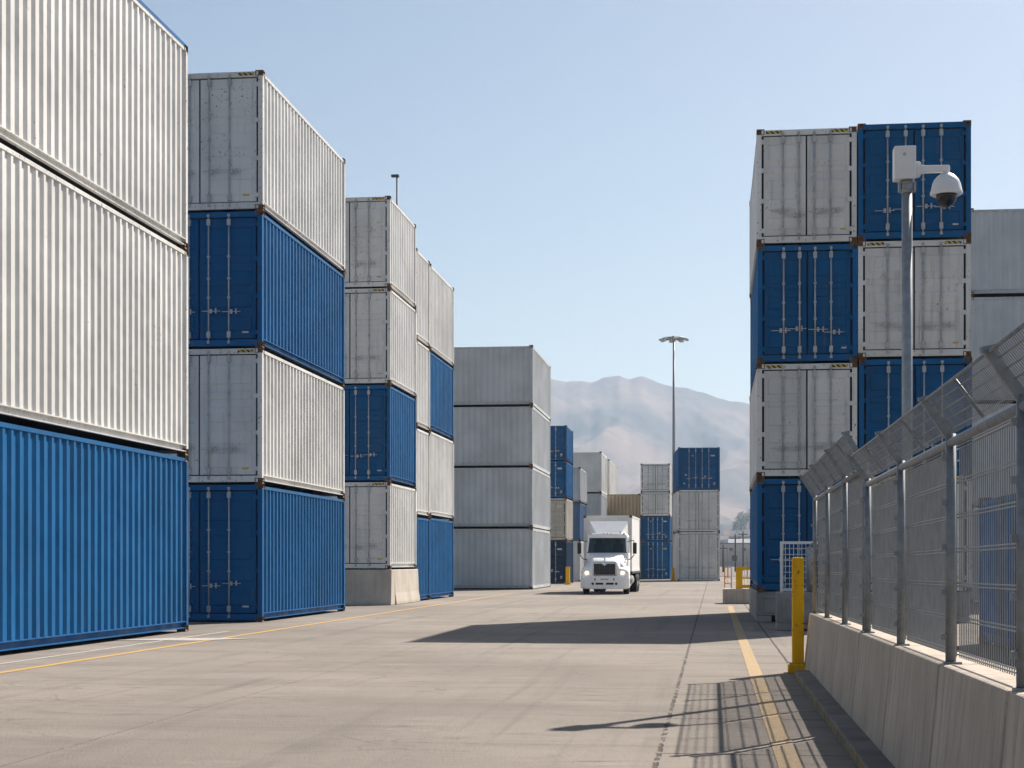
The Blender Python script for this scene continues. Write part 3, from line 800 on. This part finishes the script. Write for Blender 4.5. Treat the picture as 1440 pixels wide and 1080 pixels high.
dm = MB(); dm.lathe([(0.0, zt_), (r * .33, zt_ - hh * .01), (r * .55, zt_ - hh * .12), (r * .76, zt_ - hh * .30), (r * .88, zt_ - hh * .50), (r * .96, zt_ - hh * .80), (r * 1.02, zt_ - hh * .93), (r * 1.02, zs), (r * .9, zs - .012), (r * .7, zs - .004), (0.0, zs - .004)], (xd, 0, 0), 32)
cam_d = obj('dome_housing', dm, 'cam white', root)
rb = 14.2 / pxm; prof = [(rb, zs - .004)] + [(rb * math.cos(a), zs - .02 - (rb * 1.12) * math.sin(a)) for a in [i * math.pi / 20 for i in range(0, 11)]]
def mat_dome():
    m = bpy.data.materials.new('smoked dome plastic'); m.use_nodes = True
    nt = m.node_tree; b = nt.nodes['Principled BSDF']; out = nt.nodes['Material Output']
    b.inputs['Base Color'].default_value = (0.015, 0.016, 0.02, 1); b.inputs['Roughness'].default_value = 0.05; b.inputs['Specular IOR Level'].default_value = 0.8
    fr = N(nt, 'ShaderNodeLayerWeight'); fr.inputs[0].default_value = 0.25
    tr = N(nt, 'ShaderNodeBsdfTransparent'); tr.inputs[0].default_value = (0.45, 0.46, 0.5, 1)
    mx = N(nt, 'ShaderNodeMixShader'); mx.inputs[0].default_value = 0.5
    nt.links.new(tr.outputs[0], mx.inputs[1]); nt.links.new(b.outputs[0], mx.inputs[2]); nt.links.new(mx.outputs[0], out.inputs[0])
    return m
M['dome'] = mat_dome()
obj('dome_glass', MB().lathe(prof, (xd, 0, 0), 32), 'dome', cam_d)
m = MB(); m.lathe([(0, zs - .02), (rb * .62, zs - .02), (rb * .66, zs - .06), (rb * .4, zs - .10), (0, zs - .105)], (xd, 0, 0), 20)
m.cyl((xd - .01, -.02, zs - .06), (xd - .01, -rb * .8, zs - .055), .026, n=14)
obj('camera_module', m, 'black', cam_d)

# ------------------------------------------------------------------ light masts
Zm = 150; xm, ym = PZ(947.5, Zm); zt = HT(476, Zm)
root = empty('light_mast', (xm, ym, 0), 'tall high-mast light with ring of floodlights before the mountain', 'light mast')
obj('pole', MB().cyl((0, 0, 0), (0, 0, zt), 0.20, 0.09, n=12), 'galv', root)
m = MB(); m.lathe([(0.95, zt - .05), (1.05, zt - .05), (1.05, zt + .05), (.95, zt + .05), (.95, zt - .05)], n=24)
for i in range(4): 
    a = i * math.pi / 4; m.bar((math.cos(a), math.sin(a), zt), (-math.cos(a), -math.sin(a), zt), .06, .06)
m.cyl((0, 0, zt - .3), (0, 0, zt + .22), .16, n=10)
ring = obj('light_ring', m, 'galv', root)
for i in range(8):
    a = i * math.pi / 4 + .2; m = MB(); mt = Matrix.Translation((1.12 * math.cos(a), 1.12 * math.sin(a), zt - .10)) @ Matrix.Rotation(a, 4, 'Z') @ Matrix.Rotation(.25, 4, 'Y')
    m.box(-.2, .24, -.2, .2, -.06, .08, mt); obj('floodlight', m, 'box grey', ring)
Zm = 74; xm, ym = PZ(558.5, Zm); zt = HT(247, Zm)
root = empty('street_light', (xm, ym, 0), 'slim street light rising behind the left container row', 'street light')
obj('pole', MB().cyl((0, 0, 0), (0, 0, zt), .065, .045, n=10), 'lamp dark', root)
obj('lamp_head', MB().box(-.27, .09, -.09, .09, zt - .07, zt + .05), 'lamp dark', root, .03)

# ------------------------------------------------------------------ truck  (local: front = -Y, real metres, then scaled)
GZt = GZ(836); S = (69 / 2.5) / (F / GZt)
tx, ty = PZ(850, GZt)
T = empty('box_truck', (tx, ty, 0), 'white conventional cab box truck driving towards the camera', 'truck', None, R(-1.0))
T.scale = (S, S, S)
def hood_sec(y, zt, hwt, zsh, hwf, zf):
    half = [(hwf, .78), (hwf, zf - .16), (hwf - .07, zf - .03), (hwf - .22, zf + .03), (hwt + .12, zsh), (hwt, zt - .07), (hwt - .12, zt)]
    return [(x, y, z) for x, z in half] + [(-x, y, z) for x, z in half[::-1]]
m = MB()
m.loft([hood_sec(.16, 1.66, .60, 1.30, 1.16, 1.20), hood_sec(.26, 1.74, .64, 1.36, 1.22, 1.30), hood_sec(.7, 1.86, .72, 1.46, 1.24, 1.42),
        hood_sec(1.25, 2.02, .84, 1.62, 1.22, 1.42), hood_sec(1.62, 2.14, .93, 1.72, 1.16, 1.36)], smooth=True)
obj('hood', m, 'truck white', T, .02)
# cab
def cab_sec(z, yf, yb, hw):
    return [(-hw + .10, yf, z), (hw - .10, yf, z), (hw, yf + .14, z), (hw, yb, z), (-hw, yb, z), (-hw, yf + .14, z)]
m = MB()
m.loft([cab_sec(.75, 1.60, 3.1, 1.08), cab_sec(1.3, 1.60, 3.1, 1.10), cab_sec(2.10, 1.58, 3.1, 1.10), cab_sec(2.13, 1.58, 3.1, 1.10)], smooth=False)
cab = obj('cab', m, 'truck white', T, .03)
m = MB()   # upper cab: pillars, roof, rear wall
zb, zt2 = 2.12, 2.96
yA, yB = 1.62, 1.98
for sx in (-1, 1):
    m.bar((sx * 1.045, yA + .05, zb), (sx * .985, yB + .05, zt2), .09, .12, up=(0, 1, .3))
    m.bar((sx * 1.05, 2.55, zb), (sx * 1.0, 2.55, zt2), .07, .12, up=(0, 1, 0))
    m.bar((sx * 1.05, 3.05, zb), (sx * 1.0, 3.05, zt2), .07, .12, up=(0, 1, 0))
m.box(-1.02, 1.02, 3.04, 3.08, zb, zt2)
obj('cab_pillars', m, 'truck white', T)
m = MB()
def roof_sec(z, e): return [(-1.03 + e, 1.88 + e, z), (-.6 + e, 1.80 + e, z), (.6 - e, 1.80 + e, z), (1.03 - e, 1.88 + e, z), (1.06 - e, 3.1 - e, z), (-1.06 + e, 3.1 - e, z)]
m.loft([roof_sec(2.90, .01), roof_sec(2.96, 0), roof_sec(3.05, .02), roof_sec(3.14, .10)], smooth=False)
obj('cab_roof', m, 'truck white', T, .035)
m = MB(); m.add([(-1.03, yA + .03, zb), (1.03, yA + .03, zb), (.97, yB + .02, zt2), (-.97, yB + .02, zt2), (-1.03, yA + .045, zb), (1.03, yA + .045, zb), (.97, yB + .035, zt2), (-.97, yB + .035, zt2)], [(0, 1, 2, 3), (7, 6, 5, 4), (0, 4, 5, 1), (2, 6, 7, 3)])
obj('windshield', m, 'glass', T)
m = MB(); m.bar((-1.03, yA + .0, zb + .025), (1.03, yA + .0, zb + .025), .03, .06); m.bar((0, yA + .015, zb), (0, yB + .005, zt2), .03, .03, up=(0, 1, 0))
m.bar((-.98, yB - .0, zt2 - .02), (.98, yB - .0, zt2 - .02), .03, .07)
obj('windshield_trim', m, 'black', T)
for sx in (-1, 1):
    m = MB(); m.add([(sx * 1.07, 1.75, zb + .02), (sx * 1.07, 2.5, zb + .02), (sx * 1.01, 2.5, zt2 - .05), (sx * 1.01, 2.02, zt2 - .05)], [(0, 1, 2, 3)]); obj('side_window', m, 'glass', T)
    m = MB(); m.box(sx * .5 - .26, sx * .5 + .26, 2.55, 2.75, 1.6, 2.62); m.box(sx * .5 - .15, sx * .5 + .15, 2.57, 2.70, 2.62, 2.84); m.box(sx * .5 - .27, sx * .5 + .27, 2.1, 2.6, 1.5, 1.72)
    obj('seat', m, 'dark int', T, .05)
m = MB(); m.box(-1.0, 1.0, 1.75, 2.0, 1.9, 2.15); m.lathe([(.20, 0), (.225, .0), (.225, .03), (.20, .03), (.20, 0)], (.45, 2.02, 2.14), 20)
obj('dashboard', m, 'dark int', T)
# grille
gm = MB(); gm.box(-.60, .60, .10, .20, .95, 1.66)
gs = obj('grille', gm, 'chrome', T, .03)
m = MB(); m.box(-.545, .545, .085, .11, 1.0, 1.57); obj('grille_insert', m, 'black', gs)
m = MB()
for i in range(8): m.box(-.53, .53, .065, .09, 1.03 + i * .068, 1.052 + i * .068)
for i in range(3): m.box(-.27 + i * .27 - .008, -.27 + i * .27 + .008, .07, .09, 1.0, 1.57)
obj('grille_bar', m, 'grille dark', gs)
m = MB(); m.add([(-.20, .08, 1.60), (0, .05, 1.46), (.20, .08, 1.60), (.10, .08, 1.66), (0, .07, 1.58), (-.10, .08, 1.66)], [(0, 1, 4, 5), (1, 2, 3, 4)]); m.box(-.06, .06, .06, .10, 1.60, 1.68)
obj('emblem', m, 'chrome', gs)
m = MB(); m.lathe([(0, 1.86), (.035, 1.83), (.045, 1.77), (.05, 1.72)], (0, .30, 0), 10); m.box(-.018, .018, .24, .33, 1.80, 1.88)
obj('hood_ornament', m, 'chrome', T)
# bumper
m = MB(); half = [(1.25, .34), (1.25, .88), (1.16, .93), (-1.16, .93), (-1.25, .88), (-1.25, .34), (-1.1, .28), (1.1, .28)]
bs = lambda y, e: [((x + (e if x < 0 else -e)), y, z) for x, z in half]
m.loft([bs(0.07, .14), bs(0.0, .22), bs(-.02, .3)][::-1] + [bs(.30, .0), bs(.75, .0)], smooth=False)
bp = obj('bumper', m, 'truck white', T, .03)
m = MB(); m.box(-.45, -.06, -.032, .0, .50, .60); m.box(.08, .47, -.032, .0, .50, .60)
for sx in (-1, 1): m.cyl((sx * .60, -.034, .55), (sx * .60, .0, .55), .065, n=12); m.box(sx * .48 - .03, sx * .48 + .03, -.03, 0, .72, .82)
obj('air_slot', m, 'black', bp)
obj('number_plate', MB().box(-.2, .2, -.036, .0, .735, .815), 'box grey', bp)
for i, sx in enumerate((-1, 1)):
    m = MB(); 
    secs = [[(sx * .78, .12, 1.0), (sx * 1.16, .20, 1.0), (sx * 1.21, .24, 1.10), (sx * 1.14, .22, 1.22), (sx * .80, .13, 1.19)], [(sx * .78, .30, 1.0), (sx * 1.20, .40, 1.0), (sx * 1.23, .44, 1.10), (sx * 1.18, .40, 1.22), (sx * .80, .30, 1.19)]]
    m.loft(secs); hl_ = obj('headlight', m, 'lens', T, .02)
    m = MB(); m.cyl((sx * (.93), .10, 1.10), (sx * .93, .17, 1.10), .085, n=14); obj('bulb', m, 'headlamp', hl_)
    m = MB(); m.cyl((sx * 1.12, .17, 1.10), (sx * 1.12, .24, 1.10), .055, n=12); obj('turn_signal', m, 'amber', hl_)
    m = MB(); m.box(sx * .98 - .03, sx * .98 + .03, .86, .98, 1.62, 1.68); m.box(sx * 1.0 - .03, sx * 1.0 + .03, .9, 1.02, 1.74, 1.80); obj('air_vent', m, 'black', T)
    # mirrors
    m = MB(); m.tube([(sx * 1.06, 1.85, 2.72), (sx * 1.38, 1.62, 2.78), (sx * 1.42, 1.60, 2.6)], .02); m.tube([(sx * 1.10, 1.66, 1.78), (sx * 1.25, 1.6, 1.82), (sx * 1.42, 1.60, 2.05)], .022)
    mr = obj('mirror_arm', m, 'black', T)
    obj('mirror', MB().box(sx * 1.44 - .10, sx * 1.44 + .10, 1.52, 1.66, 2.08, 2.66), 'black', mr, .03)
for x in (-.86, -.2, 0, .2, .86):
    m = MB(); m.lathe([(.055, 0), (.055, .03), (.03, .075), (0, .08)], (x, 1.94, 3.10), 10); obj('marker_light', m, 'amber', T)
# roof fairing: wide open scoop
m = MB()
fr = [(-.60, 2.02, 3.16), (.60, 2.02, 3.16), (1.0, 2.75, 3.80), (-1.0, 2.75, 3.80)]
bk = [(-.60, 2.06, 3.14), (.60, 2.06, 3.14), (1.0, 2.80, 3.79), (-1.0, 2.80, 3.79)]
m.add(fr + bk, [(0, 1, 2, 3), (7, 6, 5, 4), (0, 4, 5, 1), (1, 5, 6, 2), (2, 6, 7, 3), (3, 7, 4, 0)])
for sx in (-1, 1):
    m.add([(sx * .60, 2.02, 3.16), (sx * 1.0, 2.75, 3.80), (sx * 1.0, 3.05, 3.74), (sx * 1.0, 3.05, 3.14), (sx * .72, 2.1, 3.14)], [(0, 1, 2, 3, 4)])
obj('roof_fairing', m, 'truck white', T)
m = MB(); m.cyl((-.95, 1.9, 3.1), (-.95, 1.9, 3.36), .015); m.cyl((.66, 1.92, 3.12), (.66, 1.92, 3.28), .03)
obj('horn_mast', m, 'chrome', T)
# cargo box
y0, y1, b0, b1 = 3.35, 10.0, 1.16, 4.12
cb = obj('cargo_box', MB().box(-1.36, 1.16, y0, y1, b0 + .12, b1 - .05), 'box white', T)
m = MB()
for sx in (-1, 1):
    a, b_ = sorted((sx * 1.19 - .1, sx * 1.28 - .1))
    m.box(a, b_, y0 - .015, y0 + .08, b0, b1); m.box(a, b_, y1 - .08, y1 + .015, b0, b1)
    m.box(a, b_, y0 + .08, y1 - .08, b0, b0 + .15); m.box(a, b_, y0 + .08, y1 - .08, b1 - .09, b1 - .002)
m.box(-1.29, 1.09, y0 - .014, y0 + .07, b1 - .12, b1 - .002); m.box(-1.29, 1.09, y0 - .014, y0 + .07, b0, b0 + .15)
obj('box_trim', m, 'box white', cb)
m = MB()
for i in range(9): m.box(-1.1 + i * .25 - .02, -1.1 + i * .25 + .02, y0 - .008, y0, b0 + .2, b1 - .16)
obj('front_rib', m, 'box white', cb)
for sx in (-1, 1): obj('corner_cap', MB().box(sx * 1.22 - .175, sx * 1.22 - .025, y0 - .03, y0 + .12, b1 - .13, b1 + .012), 'casting', cb)
# chassis and wheels
m = MB()
for sx in (-1, 1): m.box(sx * .42 - .05, sx * .42 + .05, .6, 10.0, .72, .98)
for q in range(8): m.box(-.37, .37, 1.2 + q * 1.15, 1.3 + q * 1.15, .76, .94)
m.box(-.9, .9, 1.15, 1.3, .42, .56); m.box(-.9, .9, 7.3, 7.5, .42, .6); m.box(-.9, .9, 8.6, 8.8, .42, .6)
m.box(-1.2, 1.2, 3.35, 10.1, 1.05, 1.155)
obj('chassis', m, 'black', T)
for sx in (-1, 1):
    m = MB(); m.cyl((sx * .92, 3.0, .72), (sx * .92, 4.6, .72), .30, n=18); obj('fuel_tank', m, 'chrome', T)
    m = MB(); m.box(sx * 1.05 - .12, sx * 1.05 + .12, 2.0, 2.9, .42, .50); m.box(sx * 1.02 - .1, sx * 1.02 + .1, 2.0, 2.9, .70, .76); obj('step', m, 'chrome', T)
def wheel(x, y, w, sx):
    r = .50; prof = [(.28, -w / 2), (.42, -w / 2), (.475, -w / 2 + .02), (r, -w / 2 + .05), (r, w / 2 - .05), (.475, w / 2 - .02), (.42, w / 2), (.28, w / 2)]
    o = obj('wheel', MB().lathe([(.27, -w / 2 + .02), (.0, -w / 2 + .07)], n=24, axis='x').lathe([(.27, w / 2 - .02), (.0, w / 2 - .07)], n=24, axis='x').lathe([(.12, -w / 2 - .01), (.0, -w / 2 - .04)], n=14, axis='x').lathe([(.12, w / 2 + .01), (.0, w / 2 + .04)], n=14, axis='x'), 'box grey', T)
    o.location = (x, y, r)
    obj('tyre', cached(('tyre', w), lambda: MB().lathe(prof, n=28, axis='x').mesh('tyre', 'tyre')), None, o)
for sx in (-1, 1):
    wheel(sx * 1.04, 1.22, .30, sx)
    for yy in (7.4, 8.7):
        wheel(sx * 1.08, yy, .26, sx); wheel(sx * .78, yy, .26, sx)
    m = MB(); m.box(sx * 1.0 - .2, sx * 1.0 + .2, 9.5, 9.53, .35, 1.0); obj('mud_flap', m, 'black', T)

# ------------------------------------------------------------------ mountains
prof = [(-700, 640), (-260, 640), (-100, 600), (200, 570), (500, 545), (650, 535), (774, 528), (796, 533), (818, 530), (832, 532), (849, 526), (862, 524), (871, 521.5), (885, 526.5), (902, 524), (919, 529), (938, 536), (952, 538.5), (977, 545), (991, 547), (1025, 558), (1056, 564.5), (1150, 590), (1300, 610), (1500, 640), (2200, 690)]
def ridge(px):
    for (a, ya), (b_, yb) in zip(prof, prof[1:]):
        if px <= b_: 
            t = (px - a) / (b_ - a); return ya + (yb - ya) * t
    return 690
m = MB(); NX, NR = 560, 110; ZR = 4000.0
vs = []
for j in range(NR + 1):
    t = j / NR
    Zd = 1900 + (ZR - 1900) * t / 0.85 if t <= .85 else ZR + (t - .85) / .15 * 1100
    s = min(1, t / .85)
    for i in range(NX + 1):
        px = -250 + 2000 * i / NX
        X, Y = PZ(px, Zd)
        hgt = (HOR - ridge(px)) / F * ZR
        az = px / F * 4000                                   # metres across at the ridge
        wx = mnoise.noise(Vector((az * .0011, Zd * .0011, 3))) * 260
        q = Vector(((az + wx) * .0028, Zd * .0009 + 5, 0))   # gullies run down the slope
        n1 = max(0, min(1.2, mnoise.ridged_multi_fractal(q, .9, 2.1, 5, 1.0, 2.0) / 1.9))
        n2 = mnoise.fractal(Vector(((az + wx * .5) * .012, Zd * .006, 1)), .9, 2.1, 4)
        w = (1 - s) ** .55
        z = hgt * (s ** 1.15 * (1 - .5 * w) + .40 * w * s ** .7 * (n1 - .15)) + n2 * 22 * s * (1 - .75 * s)
        if t > .85: z = hgt * (1 - (t - .85) / .15 * .7)
        z += mnoise.fractal(Vector((az * .012, Zd * .012, 7)), 1, 2, 4) * 3.4 * s
        vs.append((X, Y, z - 3 * (1 - s)))
fs = []
for j in range(NR):
    for i in range(NX):
        a = j * (NX + 1) + i; fs.append((a, a + 1, a + NX + 2, a + NX + 1))
m.add(vs, fs, True)
struct(obj('mountain', m, 'mountain'))

# ------------------------------------------------------------------ far town in the gap, small hill and trees
m = MB(); vs = []; n = 40
for j in range(n + 1):
    for i in range(n + 1):
        Zd = 900 + 900 * j / n; px = 960 + 260 * i / n
        X, Y = PZ(px, Zd); t = min(1, j / n * 1.5)
        hgt = (HOR - (738 - (px - 1030) * .10)) / F * Zd
        edge = math.sin(math.pi * min(1, max(0, i / n))) ** .5
        vs.append((X, Y, max(-1, hgt * t ** 1.2 * edge * (1 - max(0, j / n - .7) * 2.5) - 1)))
fs = [(j * (n + 1) + i, j * (n + 1) + i + 1, (j + 1) * (n + 1) + i + 1, (j + 1) * (n + 1) + i) for j in range(n) for i in range(n)]
m.add(vs, fs, True); struct(obj('hill', m, 'mountain'))
def hill_z(px, Zd):
    j = (Zd - 900) / 900; t = min(1, j * 1.5); i = (px - 960) / 260
    return max(0, (HOR - (738 - (px - 1030) * .10)) / F * Zd * t ** 1.2 * max(0, math.sin(math.pi * i)) ** .5 * (1 - max(0, j - .7) * 2.5) - 1)
def tree(px, Zd, h, w, label):
    X, Y = PZ(px, Zd); z = hill_z(px, Zd)
    root = empty('hill_tree', (X, Y, z), label, 'tree', 'trees on the hazy hill')
    m = MB(); m.cyl((0, 0, -.5), (.1, 0, h * .55), .5, .2, n=7)
    for k in range(4):
        a = k * 1.6; m.cyl((.05, 0, h * (.3 + .06 * k)), (math.cos(a) * w * .3, math.sin(a) * w * .3, h * (.55 + .06 * k)), .12, .05, n=5)
    obj('trunk', m, 'bark', root)
    m = MB(); rnd = random.Random(int(px * 7 + Zd))
    cl = [(rnd.uniform(-.32, .32) * w, rnd.uniform(-.3, .3) * w, h * rnd.uniform(.42, .88), rnd.uniform(.16, .28) * w) for _ in range(9)]
    for _ in range(700):
        c = rnd.choice(cl); d = Vector((rnd.gauss(0, 1), rnd.gauss(0, 1), rnd.gauss(0, 1))).normalized() * c[3] * rnd.random() ** .4
        p = Vector(c[:3]) + d; s = rnd.uniform(.4, .9)
        u = Vector((rnd.gauss(0, 1), rnd.gauss(0, 1), rnd.gauss(0, 1))).normalized(); v2 = u.orthogonal().normalized()
        m.add([p - u * s, p - v2 * s * .6, p + u * s, p + v2 * s * .6], [(0, 1, 2, 3)])
    obj('crown', m, 'leaf', root)
tl = ['rounded hazy tree at the left foot of the far slope', 'low bushy tree left of the hill crest', 'spreading tree just below the hill crest', 'broad dark tree on the hill crest', 'tall crown tree right of the hill crest', 'small hazy tree above the pale houses', 'large dark tree beside the tall right stack', 'half hidden tree behind the right stack edge', 'squat tree between the two far houses']
for (px, Zd, h, w), lb in zip([(1022, 1300, 9, 13), (1030, 1370, 10, 15), (1037, 1430, 11, 16), (1042, 1480, 13, 17), (1048, 1500, 14, 17), (1035, 1200, 8, 13), (1054, 1480, 15, 19), (1060, 1500, 15, 19), (1046, 1230, 9, 15)], tl):
    tree(px, Zd, h, w, lb)
def house(px, Zd, w, d, h, roof, label, wall='wall pale', flat=False):
    X, Y = PZ(px, Zd); z = hill_z(px, Zd) if Zd > 900 else 0
    root = empty('far_house' if not flat else 'far_warehouse', (X, Y, z), label, 'building', 'hazy buildings in the gap')
    obj('wall', MB().box(-w / 2, w / 2, 0, d, -2, h), wall, root)
    m = MB()
    if flat: m.box(-w / 2 - .2, w / 2 + .2, -.2, d + .2, h + .003, h + .45)
    else:
        m.add([(-w / 2 - .4, -.4, h), (w / 2 + .4, -.4, h), (w / 2 + .4, d + .4, h), (-w / 2 - .4, d + .4, h), (-w / 2 - .4, d / 2, h + w * .2), (w / 2 + .4, d / 2, h + w * .2)], [(0, 1, 5, 4), (2, 3, 4, 5), (0, 4, 3), (1, 2, 5), (0, 3, 2, 1)])
    obj('roof', m, roof, root)
    k = max(2, int(w / 4.5))
    for i in range(k):
        xx = -w / 2 + w * (i + .5) / k
        obj('window', MB().box(xx - .7, xx + .7, -.06, .05, h * .4, h * .8), 'win', root)
house(1019, 640, 30, 16, 8.2, 'roof dark', 'long low shed with dark roof right of the mast stack', flat=True)
house(1047, 760, 44, 16, 8.6, 'roof pale', 'pale low shed close to the tall right stack', flat=True)
house(1034, 1290, 18, 12, 8, 'roof red', 'pale house with red roof on the slope')
house(1020, 1240, 18, 12, 7.5, 'roof dark', 'small pale house at the left end of the slope')
house(1047, 1230, 22, 12, 8.5, 'roof dark', 'wider pale house below the dark trees')
house(1041, 1130, 16, 10, 7.5, 'roof pale', 'low pale house lowest on the slope')
house(1033, 420, 15, 9, 3.6, 'roof pale', 'nearest low grey shed behind the yellow railing', 'wall pale', True)
# far thin yard fence and poles
xa, ya = PZ(1010, 128)
root = empty('yard_fence', (xa, ya, 0), 'thin pale wire fence closing the far end of the yard', 'fence')
m = MB()
for i in range(9): m.cyl((i * .75, 0, 0), (i * .75, 0, 2.4), .035, n=6)
obj('post', m, 'galv', root)
m = MB()
for q in (.15, 1.2, 2.35): m.cyl((0, 0, q), (6, 0, q), .02, n=5)
for i in range(60): m.cyl((i * .1, -.02, .1), (i * .1, -.02, 2.35), .007, n=4)
obj('wire_mesh', m, 'galv', root)
for px, yt, Zd, lb in ((1034, 752, 210, 'thin utility pole left of centre in the hazy gap'), (1045, 747, 240, 'taller thin utility pole nearer the right stack'), (1017, 766, 200, 'short thin utility pole beside the mast stack')):
    X, Y = PZ(px, Zd); zt = HT(yt, Zd)
    root = empty('utility_pole', (X, Y, 0), lb, 'pole', 'utility poles in the hazy gap')
    obj('pole', MB().cyl((0, 0, 0), (0, 0, zt), .12, .09, n=8), 'bark', root)
    obj('crossarm', MB().box(-.7, .7, -.05, .05, zt - .5, zt - .38), 'bark', root)

# ------------------------------------------------------------------ air
def mat_haze():
    m = bpy.data.materials.new('pale haze'); m.use_nodes = True
    nt = m.node_tree; nt.nodes.clear()
    out = N(nt, 'ShaderNodeOutputMaterial'); pv = N(nt, 'ShaderNodeVolumePrincipled')
    pv.inputs['Color'].default_value = (0.62, 0.79, 1.0, 1); pv.inputs['Density'].default_value = HAZE
    pv.inputs['Anisotropy'].default_value = 0.2
    nt.links.new(pv.outputs[0], out.inputs['Volume']); return m
HAZE = 0.00018
if HAZE:
    hz = MB().box(-5700, 5700, -400, 5600, -5, 520)
    o = struct(obj('haze', hz, mat_haze()), 'stuff')
    # terrain outside the box is trimmed to it
# ------------------------------------------------------------------ light, sky, camera
sun_vec = Vector((5.75, 9.4, 10.35)).normalized()
elev = math.asin(sun_vec.z); az = math.atan2(sun_vec.x, sun_vec.y)
sl = bpy.data.lights.new('sun', 'SUN'); sl.energy = 5.0; sl.angle = R(0.53); sl.color = (1.0, 0.92, 0.82)
so = bpy.data.objects.new('sun', sl); COL.objects.link(so)
so.rotation_euler = (-sun_vec).to_track_quat('-Z', 'Y').to_euler(); so.location = (20, 30, 60)
w = bpy.data.worlds.new('World'); scene.world = w; w.use_nodes = True
nt = w.node_tree; bg = nt.nodes['Background']
sky = nt.nodes.new('ShaderNodeTexSky'); sky.sky_type = 'NISHITA'; sky.sun_disc = False
sky.sun_elevation = elev; sky.sun_rotation = az; sky.air_density = 1.0; sky.dust_density = 1.0; sky.ozone_density = 1.0; sky.altitude = 0
tm = nt.nodes.new('ShaderNodeVectorMath'); tm.operation = 'MULTIPLY'; tm.inputs[1].default_value = (1.04, 1.01, 0.97)
nt.links.new(sky.outputs[0], tm.inputs[0]); nt.links.new(tm.outputs[0], bg.inputs[0]); bg.inputs[1].default_value = 0.05
cam = bpy.data.cameras.new('camera'); co = bpy.data.objects.new('camera', cam); COL.objects.link(co)
cam.sensor_width = 36; cam.lens = 36 * F / 1440; cam.shift_y = (HOR - 540) / 1440
cam.clip_start = 0.1; cam.clip_end = 20000
co.location = (0, 0, H0); co.rotation_euler = (R(90), 0, TH)
scene.camera = co
vs_ = scene.view_settings; vs_.view_transform = 'Standard'; vs_.look = 'None'; vs_.gamma = 1; vs_.exposure = 0.99
scene.display_settings.display_device = 'sRGB'
scene.cycles.max_bounces = 6; scene.cycles.transparent_max_bounces = 12
scene.cycles.use_denoising = True
